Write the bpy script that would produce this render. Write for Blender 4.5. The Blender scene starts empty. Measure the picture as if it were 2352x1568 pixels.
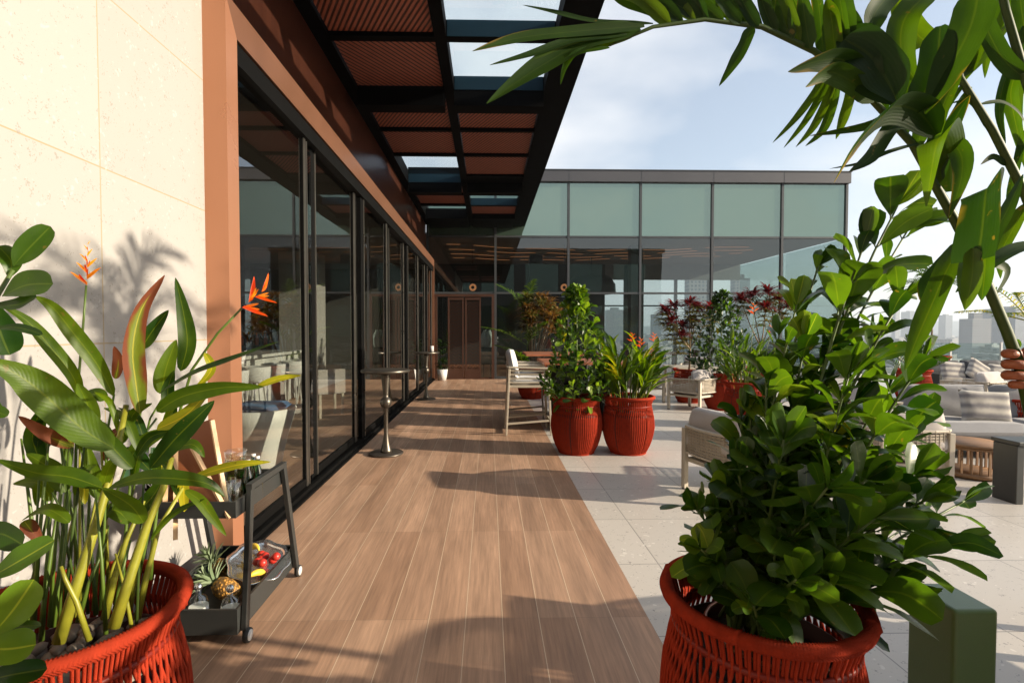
import bpy, math, random
from mathutils import Vector, Matrix, Euler, noise
random.seed(7)
C = bpy.context.scene.collection
SC = bpy.context.scene
PI = math.pi
# ------------------------------------------------------------------ camera
F = 1180.0; CAMH = 1.55
YAW = math.radians(1.3); PITCH = math.radians(1.6)
SHX = (54 - F*math.tan(YAW))/2352.0
SHY = (F*math.tan(PITCH) - 27)/2352.0
cam_d = bpy.data.cameras.new('camera'); cam = bpy.data.objects.new('camera', cam_d); C.objects.link(cam)
cam.location = (0, 0, CAMH)
cam.rotation_euler = Euler((PI/2 - PITCH, 0, -YAW), 'XYZ')
cam_d.sensor_width = 36; cam_d.lens = F/2352*36
cam_d.shift_x = SHX; cam_d.shift_y = SHY
cam_d.clip_start = 0.05; cam_d.clip_end = 20000
SC.camera = cam
RM = cam.rotation_euler.to_matrix()
def ray(x, y):
    u = (x-1176)/F + SHX*2352/F; v = -(y-784)/F + SHY*2352/F
    return RM @ Vector((u, v, -1))
def P(x, y, Y):          # a measured point of the photograph at forward distance Y
    d = ray(x, y); return Vector((0, 0, CAMH)) + d*(Y/d.y)
def G(x, y, z=0.0):      # the same on a level z
    d = ray(x, y); return Vector((0, 0, CAMH)) + d*((z-CAMH)/d.z)
# ------------------------------------------------------------------ materials
def nt(name):
    m = bpy.data.materials.new(name); m.use_nodes = True
    t = m.node_tree; t.nodes.clear()
    out = t.nodes.new('ShaderNodeOutputMaterial')
    return m, t, out
def N(t, kind, **kw):
    n = t.nodes.new(kind)
    for k, v in kw.items():
        if k in n.inputs.keys(): n.inputs[k].default_value = v
        else: setattr(n, k, v)
    return n
def rgb(c): return (c[0], c[1], c[2], 1)
def mat(name, col, rough=0.5, metal=0.0, var=0.12, vscale=6.0, bump=0.0, bscale=60.0, spec=0.5, coat=0.0, sheen=0.0):
    m, t, out = nt(name)
    p = N(t, 'ShaderNodeBsdfPrincipled', Roughness=rough, Metallic=metal)
    p.inputs['Specular IOR Level'].default_value = spec
    p.inputs['Coat Weight'].default_value = coat
    p.inputs['Sheen Weight'].default_value = sheen
    tc = N(t, 'ShaderNodeTexCoord')
    no = N(t, 'ShaderNodeTexNoise', Scale=vscale, Detail=5.0)
    t.links.new(tc.outputs['Object'], no.inputs['Vector'])
    mx = N(t, 'ShaderNodeMix', data_type='RGBA')
    mx.inputs[6].default_value = rgb([max(0, c*(1-var)) for c in col]); mx.inputs[7].default_value = rgb([min(1, c*(1+var)) for c in col])
    t.links.new(no.outputs['Fac'], mx.inputs[0]); t.links.new(mx.outputs[2], p.inputs['Base Color'])
    mr = N(t, 'ShaderNodeMapRange'); mr.inputs[3].default_value = max(0.02, rough-0.08); mr.inputs[4].default_value = min(1, rough+0.08)
    t.links.new(no.outputs['Fac'], mr.inputs[0]); t.links.new(mr.outputs[0], p.inputs['Roughness'])
    if bump:
        n2 = N(t, 'ShaderNodeTexNoise', Scale=bscale, Detail=4.0)
        t.links.new(tc.outputs['Object'], n2.inputs['Vector'])
        b = N(t, 'ShaderNodeBump', Strength=bump, Distance=0.004)
        t.links.new(n2.outputs['Fac'], b.inputs['Height']); t.links.new(b.outputs[0], p.inputs['Normal'])
    t.links.new(p.outputs[0], out.inputs[0])
    return m
def emis(name, col, s):
    m, t, out = nt(name); e = N(t, 'ShaderNodeEmission', Color=rgb(col), Strength=s)
    t.links.new(e.outputs[0], out.inputs[0]); return m
def leafmat(name, c1, c2, trans=0.38, tcol=None, rough=0.34, vein=0.5, dry=None, pleat=False):
    m, t, out = nt(name)
    g = N(t, 'ShaderNodeNewGeometry'); uv = N(t, 'ShaderNodeUVMap'); sp = N(t, 'ShaderNodeSeparateXYZ')
    t.links.new(uv.outputs[0], sp.inputs[0])
    mx = N(t, 'ShaderNodeMix', data_type='RGBA'); mx.inputs[6].default_value = rgb(c1); mx.inputs[7].default_value = rgb(c2)
    tc = N(t, 'ShaderNodeTexCoord'); no = N(t, 'ShaderNodeTexNoise', Scale=14.0, Detail=4.0); t.links.new(tc.outputs['Object'], no.inputs['Vector'])
    ad = N(t, 'ShaderNodeMath', operation='MULTIPLY_ADD'); t.links.new(no.outputs['Fac'], ad.inputs[0]); ad.inputs[1].default_value = 0.9; ad.inputs[2].default_value = -0.45
    ad2 = N(t, 'ShaderNodeMath', operation='ADD'); ad2.use_clamp = True
    t.links.new(ad.outputs[0], ad2.inputs[0]); t.links.new(g.outputs['Random Per Island'], ad2.inputs[1]); t.links.new(ad2.outputs[0], mx.inputs[0])
    # midrib
    a = N(t, 'ShaderNodeMath', operation='SUBTRACT'); t.links.new(sp.outputs[0], a.inputs[0]); a.inputs[1].default_value = 0.5
    ab = N(t, 'ShaderNodeMath', operation='ABSOLUTE'); t.links.new(a.outputs[0], ab.inputs[0])
    rib = N(t, 'ShaderNodeMapRange'); rib.inputs[1].default_value = 0.015; rib.inputs[2].default_value = 0.04; rib.inputs[3].default_value = vein; rib.inputs[4].default_value = 0
    t.links.new(ab.outputs[0], rib.inputs[0])
    m2 = N(t, 'ShaderNodeMix', data_type='RGBA'); t.links.new(rib.outputs[0], m2.inputs[0]); t.links.new(mx.outputs[2], m2.inputs[6])
    m2.inputs[7].default_value = rgb((min(1, c2[0]*2.2+.06), min(1, c2[1]*1.7+.06), c2[2]*1.5+.02))
    col = m2.outputs[2]
    if dry:                                    # browned tips and rims
        n3 = N(t, 'ShaderNodeTexNoise', Scale=5.0, Detail=3.0); t.links.new(tc.outputs['Object'], n3.inputs['Vector'])
        s = N(t, 'ShaderNodeMath', operation='MULTIPLY_ADD'); t.links.new(sp.outputs[1], s.inputs[0]); s.inputs[1].default_value = 0.35; t.links.new(n3.outputs['Fac'], s.inputs[2])
        s2 = N(t, 'ShaderNodeMath', operation='MULTIPLY_ADD'); t.links.new(ab.outputs[0], s2.inputs[0]); s2.inputs[1].default_value = 0.5; t.links.new(s.outputs[0], s2.inputs[2])
        r = N(t, 'ShaderNodeMapRange'); r.inputs[1].default_value = dry[3]; r.inputs[2].default_value = dry[3]+.1; t.links.new(s2.outputs[0], r.inputs[0])
        m3 = N(t, 'ShaderNodeMix', data_type='RGBA'); t.links.new(r.outputs[0], m3.inputs[0]); t.links.new(col, m3.inputs[6]); m3.inputs[7].default_value = rgb(dry[:3]); col = m3.outputs[2]
    nb_ = N(t, 'ShaderNodeTexNoise', Scale=46.0, Detail=2.0); t.links.new(tc.outputs['Object'], nb_.inputs['Vector'])      # blemishes
    rb_ = N(t, 'ShaderNodeMapRange'); rb_.inputs[1].default_value = .70; rb_.inputs[2].default_value = .75; rb_.inputs[4].default_value = .6; t.links.new(nb_.outputs['Fac'], rb_.inputs[0])
    mb_ = N(t, 'ShaderNodeMix', data_type='RGBA'); t.links.new(rb_.outputs[0], mb_.inputs[0]); t.links.new(col, mb_.inputs[6]); mb_.inputs[7].default_value = rgb((.13, .09, .025)); col = mb_.outputs[2]
    # side veins as bump
    vm = N(t, 'ShaderNodeMath', operation='MULTIPLY_ADD'); t.links.new(ab.outputs[0], vm.inputs[0]); vm.inputs[1].default_value = -0.35; t.links.new(sp.outputs[1], vm.inputs[2])
    vs = N(t, 'ShaderNodeMath', operation='MULTIPLY'); t.links.new(sp.outputs[0] if pleat else vm.outputs[0], vs.inputs[0]); vs.inputs[1].default_value = 75.0 if pleat else 150.0
    sn = N(t, 'ShaderNodeMath', operation='SINE'); t.links.new(vs.outputs[0], sn.inputs[0])
    b = N(t, 'ShaderNodeBump', Strength=0.08 if pleat else 0.06, Distance=0.002); t.links.new(sn.outputs[0], b.inputs['Height'])
    p = N(t, 'ShaderNodeBsdfPrincipled', Roughness=rough); p.inputs['Specular IOR Level'].default_value = 0.28
    t.links.new(col, p.inputs['Base Color']); t.links.new(b.outputs[0], p.inputs['Normal'])
    tr = N(t, 'ShaderNodeBsdfTranslucent')
    hs = N(t, 'ShaderNodeMix', data_type='RGBA'); hs.blend_type = 'MULTIPLY'; hs.inputs[0].default_value = 1.0
    t.links.new(col, hs.inputs[6]); tcol = tcol or (3.2, 3.0, 0.9); hs.inputs[7].default_value = rgb(tcol); hs.clamp_result = False
    t.links.new(hs.outputs[2], tr.inputs[0])
    ms = N(t, 'ShaderNodeMixShader', Fac=trans); t.links.new(p.outputs[0], ms.inputs[1]); t.links.new(tr.outputs[0], ms.inputs[2])
    t.links.new(ms.outputs[0], out.inputs[0]); return m
def glassmat(name, tint=(0.8, 0.85, 0.83), refl=0.08, rough=0.0, gcol=(1, 1, 1), ior=1.5, wav=0.0):
    m, t, out = nt(name)
    tr = N(t, 'ShaderNodeBsdfTransparent', Color=rgb(tint)); gl = N(t, 'ShaderNodeBsdfGlossy', Color=rgb(gcol), Roughness=rough)
    fr = N(t, 'ShaderNodeFresnel', IOR=ior)
    ad = N(t, 'ShaderNodeMath', operation='ADD'); ad.use_clamp = True; ad.inputs[1].default_value = refl; t.links.new(fr.outputs[0], ad.inputs[0])
    gm = N(t, 'ShaderNodeNewGeometry'); nb = N(t, 'ShaderNodeMath', operation='SUBTRACT'); nb.inputs[0].default_value = 1.0; t.links.new(gm.outputs['Backfacing'], nb.inputs[1])
    am = N(t, 'ShaderNodeMath', operation='MULTIPLY'); t.links.new(ad.outputs[0], am.inputs[0]); t.links.new(nb.outputs[0], am.inputs[1]); ad = am
    if wav:
        tc = N(t, 'ShaderNodeTexCoord'); no = N(t, 'ShaderNodeTexNoise', Scale=1.3, Detail=1.0); t.links.new(tc.outputs['Object'], no.inputs['Vector'])
        b = N(t, 'ShaderNodeBump', Strength=wav, Distance=0.01); t.links.new(no.outputs['Fac'], b.inputs['Height']); t.links.new(b.outputs[0], gl.inputs['Normal'])
    ms = N(t, 'ShaderNodeMixShader'); t.links.new(ad.outputs[0], ms.inputs[0]); t.links.new(tr.outputs[0], ms.inputs[1]); t.links.new(gl.outputs[0], ms.inputs[2])
    t.links.new(ms.outputs[0], out.inputs[0]); return m

M = {}
M['red_rope'] = mat('red_rope', (0.30, 0.029, 0.010), 0.8, spec=0.12, var=0.4, vscale=25, bump=0.7, bscale=420)
M['red_plain'] = mat('red_plain', (0.16, 0.012, 0.005), 0.5, spec=0.3, var=0.2, vscale=10)
M['dark_liner'] = mat('dark_liner', (0.05, 0.012, 0.010), 0.7)
M['soil'] = mat('soil', (0.03, 0.02, 0.014), 0.95, bump=1, bscale=80)
M['pebble'] = mat('pebble', (0.20, 0.165, 0.13), 0.55, var=0.5, vscale=7, bump=0.3)
M['copper'] = mat('copper', (0.50, 0.235, 0.135), 0.30, metal=0.6, var=0.10, vscale=1.2)
M['copper_dark'] = mat('copper_dark', (0.27, 0.13, 0.078), 0.32, metal=0.6, var=0.15, vscale=3)
M['black'] = mat('black_metal', (0.004, 0.004, 0.004), 0.6, spec=0.06)
M['canopy_black'] = mat('canopy_black', (0.003, 0.003, 0.0035), 0.65, spec=0.04)
M['teal_side'] = mat('teal_side', (0.010, 0.028, 0.044), 0.6, spec=0.1)
M['silver'] = mat('silver_trim', (0.40, 0.38, 0.34), 0.30, metal=0.9)
M['grey_frame'] = mat('grey_frame', (0.055, 0.06, 0.065), 0.5, metal=0.3)
M['cornice'] = mat('cornice', (0.075, 0.075, 0.082), 0.5, metal=0.3, vscale=1)
M['cream_metal'] = mat('cream_metal', (0.46, 0.41, 0.33), 0.45)
M['cream_rope'] = mat('cream_rope', (0.38, 0.33, 0.26), 0.8, var=0.2, vscale=40, bump=0.6, bscale=300)
M['cushion'] = mat('cushion_fabric', (0.42, 0.385, 0.36), 0.95, bump=0.35, bscale=500, sheen=0.3, var=0.06)
M['white_fabric'] = mat('white_fabric', (0.55, 0.54, 0.53), 0.9, bump=0.3, bscale=400)
M['grey_fabric'] = mat('grey_fabric', (0.17, 0.17, 0.18), 0.95, bump=0.35, bscale=500, sheen=0.3, var=0.08)
M['dark_fabric'] = mat('dark_fabric', (0.06, 0.06, 0.065), 0.9)
M['charcoal'] = mat('charcoal_metal', (0.040, 0.043, 0.042), 0.42, metal=0.3)
M['bronze'] = mat('bronze', (0.10, 0.088, 0.072), 0.38, metal=0.8, var=0.2, vscale=12)
M['bronze_dark'] = mat('bronze_dark', (0.10, 0.085, 0.07), 0.38, metal=0.7)
M['green_paint'] = mat('green_paint', (0.075, 0.125, 0.034), 0.34, var=0.1, bump=0.15, bscale=200)
M['stem'] = mat('stem_green', (0.07, 0.11, 0.02), 0.5, var=0.35, vscale=9)
M['stalk'] = mat('stalk_yellow', (0.20, 0.20, 0.016), 0.45, var=0.8, vscale=14)
M['stalk_green'] = mat('stalk_green', (0.07, 0.12, 0.012), 0.45, var=0.4, vscale=12)
M['bark'] = mat('bark', (0.20, 0.15, 0.10), 0.85, bump=0.6, var=0.3, vscale=18)
M['petiole'] = mat('petiole', (0.035, 0.062, 0.010), 0.5, spec=0.3, var=0.4, vscale=10)
M['brown_board'] = mat('brown_board', (0.27, 0.085, 0.03), 0.55, var=0.15, vscale=5)
M['light_wood'] = mat('light_wood', (0.72, 0.48, 0.27), 0.5, var=0.15, vscale=18)
M['table_wood'] = mat('table_wood', (0.30, 0.11, 0.055), 0.38, var=0.3, vscale=9)
M['oak'] = mat('oak_wood', (0.20, 0.105, 0.045), 0.5, var=0.3, vscale=12)
M['white_paint'] = mat('white_paint', (0.58, 0.57, 0.55), 0.5, var=0.04)
M['tub_white'] = mat('tub_white', (0.80, 0.79, 0.76), 0.5, var=0.04)
M['blue_fabric'] = mat('blue_fabric', (0.06, 0.17, 0.36), 0.9, bump=0.3)
M['rubber'] = mat('rubber', (0.02, 0.02, 0.02), 0.7)
M['marble'] = mat('marble', (0.50, 0.50, 0.48), 0.2, var=0.35, vscale=5)
M['skin'] = mat('skin', (0.27, 0.075, 0.028), 0.55, var=0.12, vscale=20, bump=0.25, bscale=250)
M['nail'] = mat('nail', (0.60, 0.30, 0.22), 0.25)
M['silverware'] = mat('polished_silver', (0.80, 0.80, 0.78), 0.22, metal=0.95, bump=0.4, bscale=60)
M['orange_petal'] = leafmat('orange_petal', (0.75, 0.16, 0.01), (0.85, 0.05, 0.01), 0.3, (1.6, 1.5, 1.0), vein=0)
M['yellow_petal'] = leafmat('yellow_petal', (0.90, 0.42, 0.02), (0.90, 0.25, 0.01), 0.3, (1.6, 1.5, 1.0), vein=0)
M['leaf_clusia'] = leafmat('leaf_clusia', (0.008, 0.029, 0.004), (0.048, 0.098, 0.010), 0.30, (4.4, 4.2, 0.8), rough=0.29, vein=0.22)
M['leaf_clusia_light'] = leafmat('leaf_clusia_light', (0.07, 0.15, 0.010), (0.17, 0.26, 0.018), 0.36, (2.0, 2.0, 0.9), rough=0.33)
M['leaf_heli'] = leafmat('leaf_heliconia', (0.010, 0.036, 0.003), (0.085, 0.145, 0.005), 0.42, (3.9, 3.4, 0.5), rough=0.42, vein=0.22)
M['leaf_yellow'] = leafmat('leaf_yellowing', (0.28, 0.30, 0.012), (0.42, 0.38, 0.018), 0.4, (1.5, 1.4, 0.7), rough=0.4)
M['leaf_dry'] = leafmat('leaf_half_dry', (0.10, 0.15, 0.01), (0.22, 0.24, 0.015), 0.38, (1.7, 1.5, 0.7), rough=0.5, dry=(0.16, 0.045, 0.02, 0.70))
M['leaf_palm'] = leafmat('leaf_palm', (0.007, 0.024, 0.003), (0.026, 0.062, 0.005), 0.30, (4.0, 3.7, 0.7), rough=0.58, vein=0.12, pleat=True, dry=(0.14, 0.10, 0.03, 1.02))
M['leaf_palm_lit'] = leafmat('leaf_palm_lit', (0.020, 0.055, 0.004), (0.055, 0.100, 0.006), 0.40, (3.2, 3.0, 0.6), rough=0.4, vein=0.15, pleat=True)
M['leaf_dark'] = leafmat('leaf_dark', (0.006, 0.020, 0.005), (0.018, 0.044, 0.008), 0.2, (2.5, 2.5, 0.9), rough=0.32)
M['leaf_red'] = leafmat('leaf_cordyline_red', (0.060, 0.008, 0.010), (0.17, 0.018, 0.020), 0.3, (2.0, 1.2, 1.0), rough=0.4, vein=0)
M['leaf_olive'] = leafmat('leaf_olive', (0.07, 0.085, 0.02), (0.17, 0.15, 0.04), 0.3, (2.0, 1.8, 0.9), rough=0.4, vein=0)
M['leaf_croton'] = leafmat('leaf_croton', (0.10, 0.045, 0.015), (0.22, 0.13, 0.03), 0.3, (1.8, 1.5, 0.8), rough=0.4)
M['door_glass'] = glassmat('door_glass', (0.84, 0.86, 0.84), 0.14, wav=0.06)
M['front_glass'] = glassmat('front_glass', (0.70, 0.76, 0.75), 0.07, gcol=(0.80, 0.88, 0.88), wav=0.05)
M['roof_glass'] = glassmat('roof_glass', (0.88, 0.93, 0.95), 0.02)
M['clear'] = glassmat('clear_glass', (0.93, 0.96, 0.95), 0.10)
M['green_glass'] = glassmat('green_glass', (0.10, 0.45, 0.14), 0.12)
M['lemonade'] = glassmat('lemonade', (0.86, 0.84, 0.55), 0.15)
M['rail_glass'] = glassmat('rail_glass', (0.86, 0.93, 0.92), 0.05)
M['warm_light'] = emis('warm_light', (1.0, 0.36, 0.14), 0.34)
def spandrel():
    m, t, out = nt('spandrel_glass')
    d = N(t, 'ShaderNodeBsdfDiffuse', Color=rgb((0.060, 0.095, 0.072)))
    gl = N(t, 'ShaderNodeBsdfGlossy', Color=rgb((0.60, 0.78, 0.70)), Roughness=0.02)
    tc = N(t, 'ShaderNodeTexCoord'); no = N(t, 'ShaderNodeTexNoise', Scale=0.9, Detail=2.0); t.links.new(tc.outputs['Object'], no.inputs['Vector'])
    b = N(t, 'ShaderNodeBump', Strength=0.55, Distance=0.02); t.links.new(no.outputs['Fac'], b.inputs['Height']); t.links.new(b.outputs[0], gl.inputs['Normal'])
    ms = N(t, 'ShaderNodeMixShader', Fac=0.29); t.links.new(d.outputs[0], ms.inputs[1]); t.links.new(gl.outputs[0], ms.inputs[2]); t.links.new(ms.outputs[0], out.inputs[0]); return m
M['spandrel'] = spandrel()
def deckmat():
    m, t, out = nt('wood_plank_tile')
    tc = N(t, 'ShaderNodeTexCoord'); sp = N(t, 'ShaderNodeSeparateXYZ'); t.links.new(tc.outputs['Object'], sp.inputs[0])
    a = N(t, 'ShaderNodeMath', operation='ADD'); a.inputs[1].default_value = -2.72+12.0; t.links.new(sp.outputs[1], a.inputs[0])
    c = N(t, 'ShaderNodeMath', operation='ADD'); c.inputs[1].default_value = -0.0715+1.97; t.links.new(sp.outputs[0], c.inputs[0])
    cb = N(t, 'ShaderNodeCombineXYZ'); t.links.new(a.outputs[0], cb.inputs[0]); t.links.new(c.outputs[0], cb.inputs[1])
    br = N(t, 'ShaderNodeTexBrick'); br.offset = 0.0; br.squash = 1.0
    for k, v in dict(Scale=1.0, Bias=0.0).items(): br.inputs[k].default_value = v
    br.inputs['Mortar Size'].default_value = 0.0016; br.inputs['Mortar Smooth'].default_value = 0.3
    br.inputs['Brick Width'].default_value = 1.2; br.inputs['Row Height'].default_value = 0.197
    br.inputs['Color1'].default_value = rgb((0.345, 0.204, 0.128)); br.inputs['Color2'].default_value = rgb((0.455, 0.284, 0.186)); br.inputs['Mortar'].default_value = rgb((0.26, 0.165, 0.11))
    t.links.new(cb.outputs[0], br.inputs['Vector'])
    mp = N(t, 'ShaderNodeMapping'); mp.inputs['Scale'].default_value = (64, 2.6, 1); t.links.new(tc.outputs['Object'], mp.inputs['Vector'])
    no = N(t, 'ShaderNodeTexNoise', Scale=1.0, Detail=8.0, Roughness=0.65); t.links.new(mp.outputs[0], no.inputs['Vector'])
    mp2 = N(t, 'ShaderNodeMapping'); mp2.inputs['Scale'].default_value = (7, 0.8, 1); t.links.new(tc.outputs['Object'], mp2.inputs['Vector'])
    n2 = N(t, 'ShaderNodeTexNoise', Scale=1.0, Detail=3.0); t.links.new(mp2.outputs[0], n2.inputs['Vector'])
    cr = N(t, 'ShaderNodeMapRange'); cr.inputs[1].default_value = .3; cr.inputs[2].default_value = .7; cr.inputs[3].default_value = 0.72; cr.inputs[4].default_value = 1.2; t.links.new(no.outputs['Fac'], cr.inputs[0])
    c2 = N(t, 'ShaderNodeMapRange'); c2.inputs[1].default_value = .3; c2.inputs[2].default_value = .7; c2.inputs[3].default_value = 0.78; c2.inputs[4].default_value = 1.2; t.links.new(n2.outputs['Fac'], c2.inputs[0])
    mu = N(t, 'ShaderNodeMath', operation='MULTIPLY'); t.links.new(cr.outputs[0], mu.inputs[0]); t.links.new(c2.outputs[0], mu.inputs[1])
    vm = N(t, 'ShaderNodeVectorMath', operation='SCALE'); t.links.new(br.outputs['Color'], vm.inputs[0]); t.links.new(mu.outputs[0], vm.inputs['Scale'])
    dv = N(t, 'ShaderNodeMath', operation='DIVIDE'); dv.inputs[1].default_value = .197; t.links.new(c.outputs[0], dv.inputs[0])
    fr = N(t, 'ShaderNodeMath', operation='FRACT'); t.links.new(dv.outputs[0], fr.inputs[0])
    cp = N(t, 'ShaderNodeMath', operation='COMPARE'); t.links.new(fr.outputs[0], cp.inputs[0]); cp.inputs[1].default_value = .012; cp.inputs[2].default_value = .012
    ml = N(t, 'ShaderNodeMix', data_type='RGBA'); t.links.new(cp.outputs[0], ml.inputs[0]); t.links.new(vm.outputs[0], ml.inputs[6]); ml.inputs[7].default_value = rgb((.62, .47, .33))
    p = N(t, 'ShaderNodeBsdfPrincipled', Roughness=0.42); t.links.new(ml.outputs[2], p.inputs['Base Color'])
    rr = N(t, 'ShaderNodeMapRange'); rr.inputs[3].default_value = .34; rr.inputs[4].default_value = .62; t.links.new(n2.outputs['Fac'], rr.inputs[0]); t.links.new(rr.outputs[0], p.inputs['Roughness'])
    b = N(t, 'ShaderNodeBump', Strength=0.3, Distance=0.003); b.invert = True; t.links.new(br.outputs['Fac'], b.inputs['Height'])
    b2 = N(t, 'ShaderNodeBump', Strength=0.18, Distance=0.002); t.links.new(no.outputs['Fac'], b2.inputs['Height']); t.links.new(b.outputs[0], b2.inputs['Normal'])
    t.links.new(b2.outputs[0], p.inputs['Normal']); t.links.new(p.outputs[0], out.inputs[0]); return m
M['deck'] = deckmat()
def stonemat(name, base, chipc, tile, off, axes=(0, 1), mort=(0.3, 0.29, 0.27), rough=0.35, msize=0.004, chip=(18, 46), dark=0.5):
    m, t, out = nt(name)
    tc = N(t, 'ShaderNodeTexCoord'); sp = N(t, 'ShaderNodeSeparateXYZ'); t.links.new(tc.outputs['Object'], sp.inputs[0])
    cb = N(t, 'ShaderNodeCombineXYZ')
    for i in (0, 1):
        a = N(t, 'ShaderNodeMath', operation='ADD'); a.inputs[1].default_value = tile[i]*20-off[i]; t.links.new(sp.outputs[axes[i]], a.inputs[0]); t.links.new(a.outputs[0], cb.inputs[i])
    br = N(t, 'ShaderNodeTexBrick'); br.offset = 0.0
    br.inputs['Scale'].default_value = 1; br.inputs['Mortar Size'].default_value = msize; br.inputs['Brick Width'].default_value = tile[0]; br.inputs['Row Height'].default_value = tile[1]
    br.inputs['Color1'].default_value = rgb([c*.95 for c in base]); br.inputs['Color2'].default_value = rgb([c*1.04 for c in base]); br.inputs['Mortar'].default_value = rgb(mort)
    t.links.new(cb.outputs[0], br.inputs['Vector'])
    col = br.outputs['Color']
    for sc, cc, lo in ((chip[0], chipc[0], 0.16), (chip[1], chipc[1], 0.20)):
        nd = N(t, 'ShaderNodeTexNoise', Scale=sc*.9, Detail=2.0); t.links.new(tc.outputs['Object'], nd.inputs['Vector'])
        mv = N(t, 'ShaderNodeMix', data_type='RGBA'); mv.inputs[0].default_value = 0.06; t.links.new(tc.outputs['Object'], mv.inputs[6]); t.links.new(nd.outputs['Color'], mv.inputs[7])
        v = N(t, 'ShaderNodeTexVoronoi', Scale=sc); t.links.new(mv.outputs[2], v.inputs['Vector'])
        n = N(t, 'ShaderNodeTexNoise', Scale=sc*.35, Detail=1.0); t.links.new(tc.outputs['Object'], n.inputs['Vector'])
        s = N(t, 'ShaderNodeMath', operation='MULTIPLY_ADD'); t.links.new(n.outputs['Fac'], s.inputs[0]); s.inputs[1].default_value = 0.9; t.links.new(v.outputs['Distance'], s.inputs[2])
        r = N(t, 'ShaderNodeMapRange'); r.inputs[1].default_value = lo+.36; r.inputs[2].default_value = lo+.42; r.inputs[3].default_value = dark; r.inputs[4].default_value = 0; t.links.new(s.outputs[0], r.inputs[0])
        mx = N(t, 'ShaderNodeMix', data_type='RGBA'); t.links.new(r.outputs[0], mx.inputs[0]); t.links.new(col, mx.inputs[6]); mx.inputs[7].default_value = rgb(cc); col = mx.outputs[2]
    p = N(t, 'ShaderNodeBsdfPrincipled', Roughness=rough); t.links.new(col, p.inputs['Base Color'])
    n4 = N(t, 'ShaderNodeTexNoise', Scale=2.5, Detail=5.0); t.links.new(tc.outputs['Object'], n4.inputs['Vector'])
    rr = N(t, 'ShaderNodeMapRange'); rr.inputs[3].default_value = rough-.12; rr.inputs[4].default_value = rough+.15; t.links.new(n4.outputs['Fac'], rr.inputs[0]); t.links.new(rr.outputs[0], p.inputs['Roughness'])
    b = N(t, 'ShaderNodeBump', Strength=0.3, Distance=0.003); b.invert = True; t.links.new(br.outputs['Fac'], b.inputs['Height']); t.links.new(b.outputs[0], p.inputs['Normal'])
    t.links.new(p.outputs[0], out.inputs[0]); return m
M['terrazzo'] = stonemat('terrazzo', (0.54, 0.50, 0.45), ((0.70, 0.66, 0.60), (0.24, 0.215, 0.20)), (0.77, 0.8), (1.125, 2.54), mort=(0.27, 0.25, 0.23), rough=0.36, chip=(20, 44), dark=0.8)
M['limestone'] = stonemat('limestone', (0.325, 0.312, 0.297), ((0.42, 0.41, 0.40), (0.20, 0.18, 0.155)), (1.2, 0.835), (2.5, 1.485), axes=(1, 2), mort=(0.30, 0.24, 0.15), rough=0.6, chip=(30, 52), dark=0.6, msize=0.0035)
def slatmat(name, ang, period, c1, c2):
    m, t, out = nt(name)
    tc = N(t, 'ShaderNodeTexCoord'); mp = N(t, 'ShaderNodeMapping'); mp.inputs['Rotation'].default_value = (0, 0, ang); t.links.new(tc.outputs['Object'], mp.inputs['Vector'])
    w = N(t, 'ShaderNodeTexWave', Scale=0.314/period*1.0, Distortion=0.0); t.links.new(mp.outputs[0], w.inputs['Vector'])
    r = N(t, 'ShaderNodeMapRange'); r.inputs[1].default_value = .25; r.inputs[2].default_value = .5; t.links.new(w.outputs['Fac'], r.inputs[0])
    n = N(t, 'ShaderNodeTexNoise', Scale=9.0, Detail=4.0); t.links.new(mp.outputs[0], n.inputs['Vector'])
    mx0 = N(t, 'ShaderNodeMix', data_type='RGBA'); mx0.inputs[6].default_value = rgb([c*.7 for c in c2]); mx0.inputs[7].default_value = rgb([c*1.3 for c in c2]); t.links.new(n.outputs['Fac'], mx0.inputs[0])
    mx = N(t, 'ShaderNodeMix', data_type='RGBA'); mx.inputs[6].default_value = rgb(c1); t.links.new(mx0.outputs[2], mx.inputs[7]); t.links.new(r.outputs[0], mx.inputs[0])
    p = N(t, 'ShaderNodeBsdfPrincipled', Roughness=0.5); t.links.new(mx.outputs[2], p.inputs['Base Color'])
    b = N(t, 'ShaderNodeBump', Strength=0.8, Distance=0.02); t.links.new(r.outputs[0], b.inputs['Height']); t.links.new(b.outputs[0], p.inputs['Normal'])
    t.links.new(p.outputs[0], out.inputs[0]); return m
M['slat_a'] = slatmat('slat_panel', math.radians(35), 0.062, (0.050, 0.015, 0.010), (0.36, 0.105, 0.060))
M['slat_b'] = slatmat('slat_panel_fine', math.radians(-28), 0.055, (0.050, 0.015, 0.010), (0.36, 0.105, 0.060))
def fasciamat():
    m, t, out = nt('wood_fascia')
    tc = N(t, 'ShaderNodeTexCoord'); mp = N(t, 'ShaderNodeMapping'); mp.inputs['Scale'].default_value = (1, 9, 0.7); t.links.new(tc.outputs['Object'], mp.inputs['Vector'])
    n = N(t, 'ShaderNodeTexNoise', Scale=2.5, Detail=7.0); t.links.new(mp.outputs[0], n.inputs['Vector'])
    mx = N(t, 'ShaderNodeMix', data_type='RGBA'); mx.inputs[6].default_value = rgb((0.022, 0.006, 0.004)); mx.inputs[7].default_value = rgb((0.085, 0.026, 0.013)); t.links.new(n.outputs['Fac'], mx.inputs[0])
    p = N(t, 'ShaderNodeBsdfPrincipled', Roughness=0.32); t.links.new(mx.outputs[2], p.inputs['Base Color']); t.links.new(p.outputs[0], out.inputs[0]); return m
M['fascia'] = fasciamat()
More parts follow.
